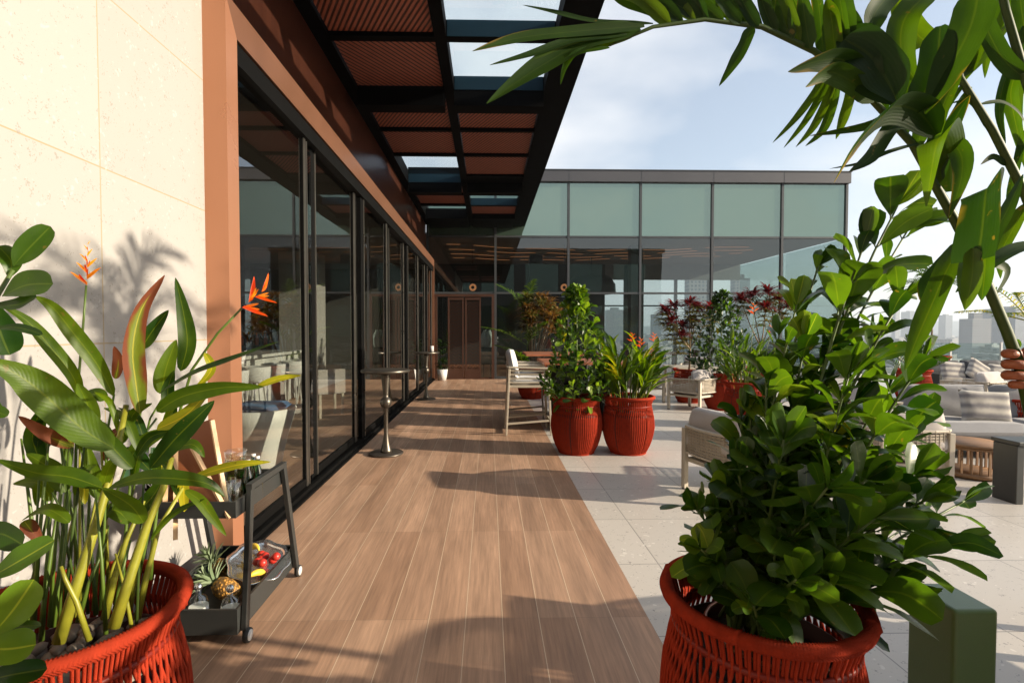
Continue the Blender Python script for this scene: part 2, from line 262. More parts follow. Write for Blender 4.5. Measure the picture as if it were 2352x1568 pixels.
def stripemat():
    m, t, out = nt('striped_fabric')
    tc = N(t, 'ShaderNodeTexCoord'); w = N(t, 'ShaderNodeTexWave', Scale=2.6, Distortion=0.6, bands_direction='Z'); w.inputs['Detail Scale'].default_value = 9
    t.links.new(tc.outputs['Object'], w.inputs['Vector'])
    mx = N(t, 'ShaderNodeMix', data_type='RGBA'); mx.inputs[6].default_value = rgb((0.17, 0.16, 0.165)); mx.inputs[7].default_value = rgb((0.44, 0.41, 0.36)); t.links.new(w.outputs['Fac'], mx.inputs[0])
    n = N(t, 'ShaderNodeTexNoise', Scale=220.0); t.links.new(tc.outputs['Object'], n.inputs['Vector'])
    b = N(t, 'ShaderNodeBump', Strength=0.4, Distance=0.003); t.links.new(n.outputs['Fac'], b.inputs['Height'])
    p = N(t, 'ShaderNodeBsdfPrincipled', Roughness=0.95); t.links.new(mx.outputs[2], p.inputs['Base Color']); t.links.new(b.outputs[0], p.inputs['Normal']); t.links.new(p.outputs[0], out.inputs[0]); return m
M['striped'] = stripemat()
def pinemat():
    m, t, out = nt('pineapple_skin')
    tc = N(t, 'ShaderNodeTexCoord'); v = N(t, 'ShaderNodeTexVoronoi', Scale=55.0); t.links.new(tc.outputs['Object'], v.inputs['Vector'])
    r = N(t, 'ShaderNodeMapRange'); r.inputs[1].default_value = 0; r.inputs[2].default_value = .6; t.links.new(v.outputs['Distance'], r.inputs[0])
    mx = N(t, 'ShaderNodeMix', data_type='RGBA'); mx.inputs[6].default_value = rgb((0.75, 0.36, 0.05)); mx.inputs[7].default_value = rgb((0.13, 0.07, 0.02)); t.links.new(r.outputs[0], mx.inputs[0])
    b = N(t, 'ShaderNodeBump', Strength=0.8, Distance=0.006); b.invert = True; t.links.new(r.outputs[0], b.inputs['Height'])
    p = N(t, 'ShaderNodeBsdfPrincipled', Roughness=0.6); t.links.new(mx.outputs[2], p.inputs['Base Color']); t.links.new(b.outputs[0], p.inputs['Normal']); t.links.new(p.outputs[0], out.inputs[0]); return m
M['pineapple'] = pinemat()
M['pine_leaf'] = leafmat('pineapple_leaf', (0.16, 0.22, 0.12), (0.26, 0.32, 0.20), 0.2, (1.5, 1.5, 1), vein=0)
M['banana'] = mat('banana_peel', (0.80, 0.52, 0.05), 0.5, var=0.15)
M['berry'] = mat('red_fruit', (0.45, 0.03, 0.02), 0.35, var=0.3)
def winmat(name, wall, glass, w, h, mort):
    m, t, out = nt(name)
    tc = N(t, 'ShaderNodeTexCoord'); sp = N(t, 'ShaderNodeSeparateXYZ'); t.links.new(tc.outputs['Object'], sp.inputs[0])
    s = N(t, 'ShaderNodeMath', operation='ADD'); t.links.new(sp.outputs[0], s.inputs[0]); t.links.new(sp.outputs[1], s.inputs[1])
    cb = N(t, 'ShaderNodeCombineXYZ'); t.links.new(s.outputs[0], cb.inputs[0]); t.links.new(sp.outputs[2], cb.inputs[1])
    br = N(t, 'ShaderNodeTexBrick'); br.offset = 0; br.inputs['Scale'].default_value = 1
    br.inputs['Brick Width'].default_value = w; br.inputs['Row Height'].default_value = h; br.inputs['Mortar Size'].default_value = mort; br.inputs['Mortar Smooth'].default_value = 0
    br.inputs['Color1'].default_value = rgb(glass); br.inputs['Color2'].default_value = rgb([g*2.2 for g in glass])
    g = N(t, 'ShaderNodeNewGeometry'); mx = N(t, 'ShaderNodeMix', data_type='RGBA'); mx.inputs[6].default_value = rgb([c*.6 for c in wall]); mx.inputs[7].default_value = rgb([min(1, c*1.35) for c in wall]); t.links.new(g.outputs['Random Per Island'], mx.inputs[0])
    t.links.new(mx.outputs[2], br.inputs['Mortar']); t.links.new(cb.outputs[0], br.inputs['Vector'])
    sn = N(t, 'ShaderNodeSeparateXYZ'); t.links.new(g.outputs['Normal'], sn.inputs[0])
    gt = N(t, 'ShaderNodeMath', operation='GREATER_THAN'); gt.inputs[1].default_value = 0.5; t.links.new(sn.outputs[2], gt.inputs[0])
    m2 = N(t, 'ShaderNodeMix', data_type='RGBA'); t.links.new(gt.outputs[0], m2.inputs[0]); t.links.new(br.outputs['Color'], m2.inputs[6]); t.links.new(mx.outputs[2], m2.inputs[7])
    p = N(t, 'ShaderNodeBsdfPrincipled', Roughness=0.7); t.links.new(m2.outputs[2], p.inputs['Base Color']); t.links.new(p.outputs[0], out.inputs[0]); return m
M['city'] = winmat('city_walls', (0.17, 0.175, 0.18), (0.03, 0.04, 0.05), 3.4, 3.2, 0.9)
M['tower'] = winmat('tower_walls', (0.24, 0.245, 0.25), (0.06, 0.075, 0.09), 3.0, 3.1, 0.7)
M['tower_dark'] = winmat('tower_dark_walls', (0.065, 0.085, 0.12), (0.03, 0.045, 0.06), 2.6, 3.1, 0.5)
M['ground'] = mat('town_ground', (0.09, 0.10, 0.09), 0.9, var=0.4, vscale=0.01)
M['hill'] = mat('hill_green', (0.04, 0.06, 0.06), 0.95, var=0.3, vscale=0.003)
M['paper'] = mat('paper_label', (0.8, 0.78, 0.72), 0.7)
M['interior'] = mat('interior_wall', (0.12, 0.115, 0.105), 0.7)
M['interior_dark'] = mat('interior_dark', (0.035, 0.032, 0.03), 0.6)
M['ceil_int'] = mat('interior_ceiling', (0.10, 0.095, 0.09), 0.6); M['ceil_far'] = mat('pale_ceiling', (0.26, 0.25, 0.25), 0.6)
M['brown_screen'] = mat('brown_screen', (0.065, 0.028, 0.017), 0.42, var=0.2, metal=0.2)
# ------------------------------------------------------------------ mesh builder
class MB:
    def __init__(s): s.v = []; s.f = []; s.m = []; s.uv = {}; s.mats = []; s.cur = 0; s.sm = []; s.smooth = True
    def use(s, m):
        if m not in s.mats: s.mats.append(m)
        s.cur = s.mats.index(m); return s
    def add(s, vs, fs, uvs=None):
        o = len(s.v); s.v += [tuple(x) for x in vs]
        for f in fs: s.f.append(tuple(i+o for i in f)); s.m.append(s.cur); s.sm.append(s.smooth)
        if uvs:
            for i, u in enumerate(uvs): s.uv[o+i] = u
    def box(s, x0, x1, y0, y1, z0, z1, M4=None):
        vs = [Vector(p) for p in ((x0,y0,z0),(x1,y0,z0),(x1,y1,z0),(x0,y1,z0),(x0,y0,z1),(x1,y0,z1),(x1,y1,z1),(x0,y1,z1))]
        if M4: vs = [M4 @ p for p in vs]
        k = s.smooth; s.smooth = False
        s.add(vs, [(0,3,2,1),(4,5,6,7),(0,1,5,4),(1,2,6,5),(2,3,7,6),(3,0,4,7)]); s.smooth = k
    def bar(s, a, b, w, h=None, up=Vector((0, 0, 1)), w2=None, h2=None):     # rectangular bar from a to b
        a = Vector(a); b = Vector(b); h = h or w; w2 = w2 or w; h2 = h2 or h; t = (b-a).normalized()
        if abs(t.dot(up)) > .98: up = Vector((0, 1, 0))
        sd = t.cross(up).normalized(); u = sd.cross(t)
        vs = []
        for p, ww, hh in ((a, w, h), (b, w2, h2)):
            for i, j in ((-1,-1),(1,-1),(1,1),(-1,1)): vs.append(p+sd*(i*ww/2)+u*(j*hh/2))
        k = s.smooth; s.smooth = False
        s.add(vs, [(0,3,2,1),(4,5,6,7),(0,1,5,4),(1,2,6,5),(2,3,7,6),(3,0,4,7)]); s.smooth = k
    def tube(s, pts, r, n=8, caps=True):
        pts = [Vector(p) for p in pts]; rs = r if isinstance(r, (list, tuple)) else [r]*len(pts)
        up = Vector((0.13, 0.21, 0.97)); vs = []; prev = None
        for i, p in enumerate(pts):
            t = (pts[min(i+1, len(pts)-1)]-pts[max(i-1, 0)]).normalized()
            if prev is None:
                sd = t.cross(up)
                if sd.length < .1: sd = t.cross(Vector((1, 0, 0)))
            else: sd = prev - t*prev.dot(t)
            sd.normalize(); prev = sd; u = t.cross(sd)
            for k in range(n):
                a = 2*PI*k/n; vs.append(p+(sd*math.cos(a)+u*math.sin(a))*rs[i])
        fs = []
        for i in range(len(pts)-1):
            for k in range(n): fs.append((i*n+k, i*n+(k+1)%n, (i+1)*n+(k+1)%n, (i+1)*n+k))
        if caps: fs.append(tuple(range(n))[::-1]); fs.append(tuple((len(pts)-1)*n+k for k in range(n)))
        s.add(vs, fs)
    def lathe(s, prof, n=32, c=(0, 0, 0), M4=None, closed=False):
        vs = []; c = Vector(c)
        for r, z in prof:
            for k in range(n):
                a = 2*PI*k/n; q = Vector((r*math.cos(a), r*math.sin(a), z))
                if M4: q = M4 @ q
                vs.append(c+q)
        fs = []; L = len(prof)
        for i in range(L-1 if not closed else L):
            for k in range(n): fs.append((i*n+k, i*n+(k+1)%n, ((i+1)%L)*n+(k+1)%n, ((i+1)%L)*n+k))
        if not closed: fs.append(tuple(range(n))[::-1]); fs.append(tuple((L-1)*n+k for k in range(n)))
        s.add(vs, fs)
    def ball(s, c, r, sc=(1, 1, 1), n=12, M4=None):
        vs = []; fs = []; h = n//2; c = Vector(c)
        for i in range(h+1):
            th = PI*i/h
            for k in range(n):
                a = 2*PI*k/n; q = Vector((math.sin(th)*math.cos(a)*r*sc[0], math.sin(th)*math.sin(a)*r*sc[1], math.cos(th)*r*sc[2]))
                if M4: q = M4 @ q
                vs.append(c+q)
        for i in range(h):
            for k in range(n): fs.append((i*n+k, (i+1)*n+k, (i+1)*n+(k+1)%n, i*n+(k+1)%n))
        s.add(vs, fs)
    def pillow(s, c, w, d, h, M4=None, p=0.22, n=14, corner=0.0):     # puffed cushion: w x d plan, h thick, pinched seams
        c = Vector(c); top = []; vs = []; fs = []
        for sg in (1, -1):
            for i in range(n+1):
                for j in range(n+1):
                    u = -1+2*i/n; v = -1+2*j/n
                    e = (max(0, 1-u**4)*max(0, 1-v**4))**p
                    x = u*(1-corner*(1-abs(u)**2)*0) ; y = v
                    sx = 1-corner*(1-v*v) if abs(u) > .5 else 1-corner*(1-v*v)*abs(u)*2; sy = 1-corner*(1-u*u) if abs(v) > .5 else 1-corner*(1-u*u)*abs(v)*2
                    wz = noise.noise(Vector((u*1.7+c.x*3, v*1.7+c.y*3, sg)))*h*.10*e
                    q = Vector((x*sx*w/2, y*sy*d/2, sg*h/2*e+wz))
                    if M4: q = M4 @ q
                    vs.append(c+q)
        m1 = (n+1)*(n+1)
        for i in range(n):
            for j in range(n):
                a = i*(n+1)+j; fs.append((a, a+n+1, a+n+2, a+1)); fs.append((m1+a, m1+a+1, m1+a+n+2, m1+a+n+1))
        for i in range(n):      # close the border
            a = i*(n+1); b = (i+1)*(n+1); fs.append((a, m1+a, m1+b, b)); fs.append((a+n, b+n, m1+b+n, m1+a+n))
            fs.append((i, i+1, m1+i+1, m1+i)); k = n*(n+1); fs.append((k+i, m1+k+i, m1+k+i+1, k+i+1))
        s.add(vs, fs)
    def leaf(s, pts, w, nrm, prof='lance', fold=0.25, wave=0.05, n=12, twist=0.0, cup=0.0):
        P_ = [Vector(p) for p in pts]; nrm = Vector(nrm).normalized()
        def cr(t):
            L = len(P_)-1; x = t*L; i = min(int(x), L-1); f = x-i
            p0 = P_[max(i-1, 0)]; p1 = P_[i]; p2 = P_[i+1]; p3 = P_[min(i+2, L)]
            return 0.5*((2*p1)+(p2-p0)*f+(2*p0-5*p1+4*p2-p3)*f*f+(3*p1-p0-3*p2+p3)*f*f*f)
        vs = []; uvs = []; ph = random.random()*6; sd = None
        cols = (-1, -.55, 0, .55, 1)
        for i in range(n+1):
            t = i/n; p = cr(t); tg = (cr(min(1, t+.03))-cr(max(0, t-.03)))
            tg = tg.normalized() if tg.length > 1e-6 else Vector((0, 0, 1))
            s0 = tg.cross(nrm) if sd is None else sd-tg*sd.dot(tg)
            if s0.length < .05: s0 = tg.cross(Vector((.3, .9, .2)))
            s0.normalize(); sd = s0; nn = s0.cross(tg)
            if twist:
                a = twist*t; s1 = s0*math.cos(a)+nn*math.sin(a); nn = nn*math.cos(a)-s0*math.sin(a)
            else: s1 = s0
            if prof == 'lance': ww = math.sin(PI*min(1, t**0.75))**0.8
            elif prof == 'obo': ww = math.sin(PI/2*min(1, t/.6))**1.25 if t < .6 else math.sqrt(max(0, 1-((t-.6)/.4)**2.3))
            elif prof == 'strap': ww = min(1, .25+t*5)*(1 if t < .55 else max(0, 1-((t-.55)/.45)**1.6))
            else: ww = min(1, .5+t*4)
            ww = max(ww, .04)*w/2
            for c in cols:
                off = fold*abs(c)*ww + wave*ww*math.sin(t*13+ph+c*1.5)*abs(c) - cup*ww*c*c
                vs.append(p+s1*(c*ww*math.cos(fold*.8))+nn*off); uvs.append(((c+1)/2, t))
        fs = []
        for i in range(n):
            for j in range(4): a = i*5+j; fs.append((a, a+1, a+6, a+5))
        s.add(vs, fs, uvs)
    def build(s, name, parent=None, loc=None):
        me = bpy.data.meshes.new(name); me.from_pydata(s.v, [], s.f); me.update()
        for m in s.mats: me.materials.append(M[m])
        me.polygons.foreach_set('material_index', s.m); me.polygons.foreach_set('use_smooth', s.sm)
        if s.uv:
            ul = me.uv_layers.new(name='UVMap')
            for l in me.loops: ul.data[l.index].uv = s.uv.get(l.vertex_index, (0.25, 0.25))
        o = bpy.data.objects.new(name, me); C.objects.link(o)
        if parent: o.parent = parent
        if loc is not None: o.location = loc
        return o
def mb(m=None):
    b = MB()
    if m: b.use(m)
    return b
def tag(o, label=None, cat=None, group=None, kind=None):
    if label: o['label'] = label
    if cat: o['category'] = cat
    if group: o['group'] = group
    if kind: o['kind'] = kind
    return o
def thing(name, label, cat, loc=(0, 0, 0), rz=0, group=None):
    o = bpy.data.objects.new(name, None); C.objects.link(o); o.location = loc; o.rotation_euler = (0, 0, rz); o.empty_display_size = .1
    return tag(o, label, cat, group)
def struct(o): o['kind'] = 'structure'; return o
def kids(o): return [c for c in bpy.data.objects if c.parent == o]
def dup(o, loc=None, rz=None, label=None, parent=None, scale=None):
    c = o.copy(); C.objects.link(c)
    if parent is not None: c.parent = parent
    for ch in kids(o): dup(ch, parent=c)
    if loc is not None: c.location = loc
    if rz is not None: c.rotation_euler = (0, 0, rz)
    if label: c['label'] = label
    if scale: c.scale = (scale,)*3
    return c
def bevel(o, w=0.004, seg=2):
    m = o.modifiers.new('bevel', 'BEVEL'); m.width = w; m.segments = seg; m.limit_method = 'ANGLE'; m.angle_limit = math.radians(40); return o
def rot(ax, ay, az): return Euler((ax, ay, az), 'XYZ').to_matrix().to_4x4()
def W(o):                 # parts modelled in world units keep them under their thing
    bpy.context.view_layer.update()
    o.matrix_parent_inverse = o.parent.matrix_world.inverted(); return o
# ------------------------------------------------------------------ ground and floors
g = mb('ground'); g.add([(-6000,-3000,-45),(6000,-3000,-45),(6000,9000,-45),(-6000,9000,-45)], [(0,1,2,3)]); struct(g.build('ground'))
b = mb('ground'); b.box(-14, 21.9, -6, 16.6, -45, -0.3); struct(b.build('terrace_block'))
b = mb('ground'); b.box(-14, 21.9, 16.6, 24, -45, -0.3); struct(b.build('room_block'))
b = mb('deck'); b.box(-9, 0.86, -4, 16.2, -0.28, 0); struct(b.build('wood_floor'))
b = mb('terrazzo'); b.box(0.86, 21.8, -4, 16.2, -0.28, 0); struct(b.build('stone_floor'))
b = mb('table_wood'); b.box(-9, 11.3, 16.24, 23, -0.28, 0.0); struct(b.build('room_floor'))
# ------------------------------------------------------------------ left building
LB = thing('terrace_pavilion', 'long left building with pale stone wall, copper door frame and black roof canopy', 'building', (-1.84, 3.4, 0))
def part(bm, name, parent=LB, label=None):
    o = bm.build(name, parent)
    if parent.type == 'EMPTY': W(o)
    if label: o['label'] = label
    return o
b = mb('limestone'); b.box(-2.2, -1.84, -4, 3.40, 0, 5.3); part(b, 'stone_wall')
b = mb('copper')
b.box(-1.90, -1.69, 3.40, 3.55, 0, 3.5); part(b, 'door_jamb')
b = mb('copper_dark')
# mitred header
b.smooth = False
b.add([(-1.69,3.40,3.72),(-1.69,3.55,3.5),(-1.69,16.12,3.5),(-1.69,16.12,3.72),(-1.90,3.40,3.72),(-1.90,3.55,3.5),(-1.90,16.12,3.5),(-1.90,16.12,3.72)], [(0,1,2,3),(4,7,6,5),(0,3,7,4),(1,5,6,2),(3,2,6,7)])
b.use('copper'); b.add([(-1.69,3.40,3.5),(-1.69,3.55,3.5),(-1.69,3.40,3.72),(-1.90,3.40,3.5),(-1.90,3.40,3.72)], [(0,1,2),(0,2,4,3)])
hd = part(b, 'door_header')
b = mb('copper_dark'); b.box(-1.90, -1.69, 16.02, 16.12, 0, 3.5); part(b, 'door_jamb')
b = mb('fascia'); b.box(-2.3, -1.95, 3.405, 16.15, 3.723, 5.1); part(b, 'wood_fascia')
b = mb('black'); b.box(-1.94, -1.86, 3.41, 16.13, 3.723, 3.80); b.box(-1.86, -1.71, 3.55, 16.02, 3.36, 3.498); part(b, 'door_track')
b = mb('black'); b.box(-1.86, -1.70, 3.55, 16.02, 0.0, 0.035); b.box(-1.695, -1.655, 3.42, 16.12, 0.0, 0.018); b.box(-1.735, -1.70, 3.55, 16.02, 0.035, 0.05); part(b, 'floor_track')
bounds = [3.56, 5.20, 7.12, 9.10, 11.05, 12.95, 14.6, 16.02]
for i in range(7):
    y0, y1 = bounds[i], bounds[i+1]
    fr = mb('black'); xo = -1.80 if i % 2 else -1.765
    fr.box(xo-.035, xo+.02, y0-.02, y0+.16, .052, 3.36) if i else None
    fr.box(xo-.02, xo+.02, y0+.16, y1-.28, .052, .125); fr.box(xo-.012, xo+.018, y1-.278, y1-.19, .052, 3.355)
    fr.use('silver')
    if i: fr.box(xo+.02, xo+.030, y0+.135, y0+.148, .052, 3.36)
    for yy in (.268, .243, .200): fr.box(xo+.018, xo+.028, y1-yy, y1-yy+.010, .052, 3.355)
    o = part(fr, 'sliding_door')
    gl = mb('door_glass'); gl.box(xo-.006, xo+.002, y0+.02, y1-.02, .10, 3.37); part(gl, 'glass_pane', o)
# interior shell
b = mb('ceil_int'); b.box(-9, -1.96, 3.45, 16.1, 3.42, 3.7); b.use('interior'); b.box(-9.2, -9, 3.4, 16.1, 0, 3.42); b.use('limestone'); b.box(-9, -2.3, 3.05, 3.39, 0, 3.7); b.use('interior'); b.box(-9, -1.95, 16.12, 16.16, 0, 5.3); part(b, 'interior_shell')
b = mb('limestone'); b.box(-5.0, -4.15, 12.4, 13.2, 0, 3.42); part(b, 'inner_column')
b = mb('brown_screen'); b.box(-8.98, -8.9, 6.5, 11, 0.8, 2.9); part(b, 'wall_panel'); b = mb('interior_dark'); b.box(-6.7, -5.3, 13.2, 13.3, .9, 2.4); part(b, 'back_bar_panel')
# canopy
CZ, CT = 4.83, 5.02
canopy = mb('canopy_black')
canopy.box(-2.0, -1.79, -4, 16.18, CZ, CT+.1); canopy.box(-.607, -.472, -4, 16.18, CZ, CT); canopy.box(.76, 1.15, -4, 16.18, CZ-.03, CT)
L = (-1.79, -.607); R = (-.472, .76)
for y0, y1, dz, tz in ((3.15,3.4,.21,.0),(4.56,4.66,0,0),(5.87,5.98,0,0),(7.15,7.40,.21,0),(8.58,8.66,0,0),(9.80,9.88,0,0),(11.6,11.85,.21,.15),(12.6,12.7,0,0),(13.68,13.8,0,0),(14.85,16.18,.1,0),(1.9,2.0,0,0),(.6,.7,0,0),(-.7,-.6,0,0),(-4,-3.0,0,0)):
    for a, c in (L, R): canopy.box(a, c, y0, y1, CZ-dz, CT+tz)
canopy.box(R[0], R[1], 11.1, 11.6, CZ, CT)
cn = part(canopy, 'canopy')
def facing(x0, x1, y):     # painted side of a roof opening seen through it
    t = mb('teal_side'); t.box(x0+.01, x1-.01, y-.012, y-.002, CZ+.004, CT-.004); part(t, 'opening_lining', cn)
for y in (5.87, 7.15, 12.6, 13.68): facing(R[0], R[1], y)
for y in (11.6, ): facing(L[0], L[1], y)
def slat(x0, x1, y0, y1, m): t = mb(m); t.box(x0+.012, x1-.012, y0+.012, y1-.012, CZ+.045, CZ+.075); part(t, 'slatted_panel', cn)
for y0, y1, m in ((-3,-.7,'slat_a'),(-.6,.6,'slat_b'),(.7,1.9,'slat_a'),(2.0,3.15,'slat_b'),(3.4,4.56,'slat_b'),(4.66,5.87,'slat_b'),(5.98,7.15,'slat_a'),(7.40,8.58,'slat_b'),(8.66,9.80,'slat_a'),(11.85,12.6,'slat_a'),(12.7,13.68,'slat_b')): slat(L[0], L[1], y0, y1, m)
for y0, y1, m in ((-3,-.7,'slat_a'),(-.6,.6,'slat_b'),(.7,1.9,'slat_a'),(2.0,3.15,'slat_b'),(7.40,8.58,'slat_b'),(8.66,9.80,'slat_b'),(9.88,11.1,'slat_a'),(13.8,14.85,'slat_a')): slat(R[0], R[1], y0, y1, m)
for a, y0, y1 in ((L,9.88,11.6),(L,13.8,14.85),(R,3.4,4.56),(R,4.66,5.87),(R,5.98,7.15),(R,11.85,12.6),(R,12.7,13.68)):
    t = mb('roof_glass'); t.box(a[0]+.005, a[1]-.005, y0+.005, y1-.005, CT-.03, CT-.02); part(t, 'roof_pane', cn)
# ------------------------------------------------------------------ glass building at the far end
GB = thing('glass_building', 'glass fronted building with dark grey cornice closing off the far end of the terrace', 'building', (5, 16.2, 0))
mull = [-9, -6.6, -4.3, -1.9, .22, 2.51, 4.78, 7.06, 9.29, 11.35]; rows = [0, 2.70, 4.46, 6.16]
fr = mb('grey_frame')
for x in mull[3:]: fr.box(x-.035, x+.035, 16.12, 16.24, 0, 6.16)
for z in (2.70, 4.46): fr.box(-1.9, 11.35, 16.135, 16.235, z-.03, z+.03)
fr.box(.22, 11.35, 16.135, 16.235, 0, .08); part(fr, 'mullion_frame', GB)
b = mb('cornice'); b.box(-2.3, 11.42, 16.05, 16.5, 6.16, 6.50); b.use('grey_frame'); b.box(-2.3, 11.44, 16.03, 16.5, 6.50, 6.53)
for x in mull[5:9]: b.box(x-.006, x+.006, 16.046, 16.06, 6.165, 6.5)
part(b, 'cornice', GB)
b = mb('ceil_far'); b.box(-9, 11.3, 16.3, 23, 4.46, 4.6); b.box(-9, 11.3, 16.3, 23, 6.2, 6.48); part(b, 'inner_ceiling', GB)
for i in range(3, 9):
    for r in range(3):
        if i == 3 and r == 0: continue
        b = mb('spandrel' if r == 2 else 'front_glass'); b.box(mull[i]+.035, mull[i+1]-.035, 16.17, 16.185, rows[r]+(.03 if r else .08), rows[r+1]-.03)
        part(b, 'window_pane', GB)
b = mb('front_glass')
for a in ((16.25, 19.4), (19.45, 22.9)):
    for z0, z1 in ((.05, 2.67), (2.73, 4.43), (4.49, 6.13)): b.box(11.30, 11.315, a[0], a[1], z0, z1)
part(b, 'side_glazing', GB)
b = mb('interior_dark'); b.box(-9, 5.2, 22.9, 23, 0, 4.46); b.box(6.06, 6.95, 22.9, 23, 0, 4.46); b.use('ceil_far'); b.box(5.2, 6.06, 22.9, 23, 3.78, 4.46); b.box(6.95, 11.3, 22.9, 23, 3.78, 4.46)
b.use('grey_frame')
for x in (8.4, 9.9): b.box(x-.06, x+.06, 22.88, 23.0, 0, 3.78)
for z in (2.62, ): b.box(5.2, 6.06, 22.9, 22.98, z-.03, z+.03); b.box(6.95, 11.3, 22.9, 22.98, z-.03, z+.03)
part(b, 'rear_wall', GB)
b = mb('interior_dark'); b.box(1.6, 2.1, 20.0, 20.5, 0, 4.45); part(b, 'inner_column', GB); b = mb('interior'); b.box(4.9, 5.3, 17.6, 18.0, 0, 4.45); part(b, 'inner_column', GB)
b = mb('warm_light')
for k in range(4):
    yy = 17.4+k*.9; pts = []
    for j in range(25):
        x = -1.4+j*.45; pts.append((x, yy+.9*math.sin((x+1)*.33+k*.2)+.012*j, 4.40+.02*math.sin(j)))
    for j in range(0, 24):
        if (j*7+k*3) % 9 < 7: b.tube(pts[j:j+2], .007, 4)
part(b, 'ceiling_strip', GB)['kind'] = 'stuff'
# entrance with carved screens
dr = mb('brown_screen'); dr.box(.10, .22-.04, 16.08, 16.2, 0, 2.66); dr.box(-1.69, .10, 16.08, 16.2, 2.58, 2.66); dr.box(-1.69, -1.6, 16.09, 16.2, 0, 2.58); dr.box(-1.6, .10, 16.1, 16.2, 0, .05)
door = part(dr, 'entrance_frame', GB)
def screen(x0, x1):
    s = mb('brown_screen'); y = 16.13
    s.box(x0, x0+.05, y-.02, y+.03, .05, 2.58); s.box(x1-.05, x1, y-.02, y+.03, .05, 2.58); s.box(x0+.05, x1-.05, y-.018, y+.028, .05, .32); s.box(x0+.05, x1-.05, y-.018, y+.028, 2.48, 2.58)
    n = 4; w = (x1-x0-.1)/n; z = .34
    while z < 2.40:
        for k in range(n):
            a = x0+.05+k*w; up = w*.8
            p, q = ((a, z), (a+w, z+up)) if k % 2 == 0 else ((a, z+up), (a+w, z))
            s.bar((p[0], y, p[1]), (q[0], y, q[1]),   .016, .022)
        z += .105
    part(s, 'carved_screen', GB)
screen(-1.27, -.775); screen(-.735, -.24)
b = mb('front_glass'); b.box(-1.6, -1.27, 16.14, 16.15, .05, 2.58); b.box(-.24, .10, 16.14, 16.15, .05, 2.58); part(b, 'entrance_glass', GB)
# ring lamps inside
for i, (px, lab) in enumerate(((1086, 'small amber ring lamp glowing above the carved entrance screens'), (1296, 'small amber ring lamp glowing behind the potted palm and croton'))):
    p = P(px, 660, 17.6); b = mb('warm_light'); b.tube([(p.x+.09*math.cos(a), p.y, p.z+.09*math.sin(a)) for a in [2*PI*k/16 for k in range(17)]], .035, 8)
    t = thing('ring_lamp', lab, 'lamp', (p.x, p.y, p.z), 0, 'ring lamps behind the glass'); W(b.build('glowing_ring', t)); c = mb('black'); c.tube([(p.x, p.y, p.z+.1), (p.x, p.y, 4.44)], .006, 4); W(c.build('cord', t))
b = mb('interior_dark'); b.lathe([(.1,3.75),(.75,3.65),(.95,3.35),(.97,3.0),(.9,2.98),(.1,3.2)], 32, (4.1, 20.5, 0)); t = thing('drum_lamp', 'large dark round shade hanging in the room behind the glass', 'lamp', (4.1, 20.5, 3.0)); W(b.build('lamp_shade', t)); b = mb('black'); b.tube([(4.1,20.5,3.7),(4.1,20.5,4.45)], .02, 6); W(b.build('rod', t))
# white vases and pot by the entrance
def vase(x, y, z, lab):
    b = mb('white_paint'); b.lathe([(.02,0),(.10,0),(.13,.12),(.14,.28),(.11,.42),(.06,.50),(.05,.53),(.06,.55),(.03,.55)], 20, (x, y, z)); tag(b.build('vase'), lab, 'vase', 'white vases at the entrance')
b = mb('charcoal'); b.box(-.2, .09, 16.3, 16.6, .95, .99)
for dx in (-.18, .05): b.box(dx, dx+.03, 16.32, 16.35, 0, .95); b.box(dx, dx+.03, 16.55, 16.58, 0, .95)
tag(b.build('console_table'), 'slim dark console table behind the glass right of the carved screens', 'table')
vase(-.12, 16.45, .99, 'left of two tall white vases behind the glass right of the carved screens'); vase(.02, 16.4, .99, 'right of two tall white vases behind the glass right of the carved screens')
t = thing('potted_plant', 'dark leafy plant in a white tapered pot left of the carved screens', 'potted plant', (-1.42, 15.75, 0)); b = mb('white_paint'); b.lathe([(.02,0),(.12,0),(.17,.34),(.15,.34),(.14,.30),(.02,.30)], 24); b.build('pot', t)
b = mb('leaf_dark')
for k in range(46):
    a = random.random()*6.28; r = random.uniform(.1, .35); z = random.uniform(.6, 1.5); d = Vector((math.cos(a), math.sin(a), .5)); o = Vector((0, 0, z-.3)); b.leaf([o, o+d*r*.6, o+d*r+Vector((0,0,-.1))], .09, (0, 0, 1), 'lance', n=5)
b.build('foliage', t)
# ------------------------------------------------------------------ balustrade
BL = thing('glass_balustrade', 'frameless glass balustrade with slim white posts along the roof edge', 'railing', (11.5, 16.3, 0))
b = mb('white_paint'); b.box(11.5, 21.7, 16.26, 16.34, 0, .12); b.box(21.66, 21.74, -4, 16.26, 0, .12); part(b, 'base_rail', BL)
for k in range(7):
    x = 11.6+k*1.68
    b = mb('white_paint'); b.box(x-.025, x+.025, 16.27, 16.33, .12, 1.15); part(b, 'post', BL)
    if k < 6: b = mb('rail_glass'); b.box(x+.04, x+1.64, 16.295, 16.305, .14, 1.12); part(b, 'glass_panel', BL)
for k in range(11):
    y = 16.2-k*1.9
    b = mb('rail_glass'); b.box(21.695, 21.705, y-1.85, y, .14, 1.12); part(b, 'glass_panel', BL)
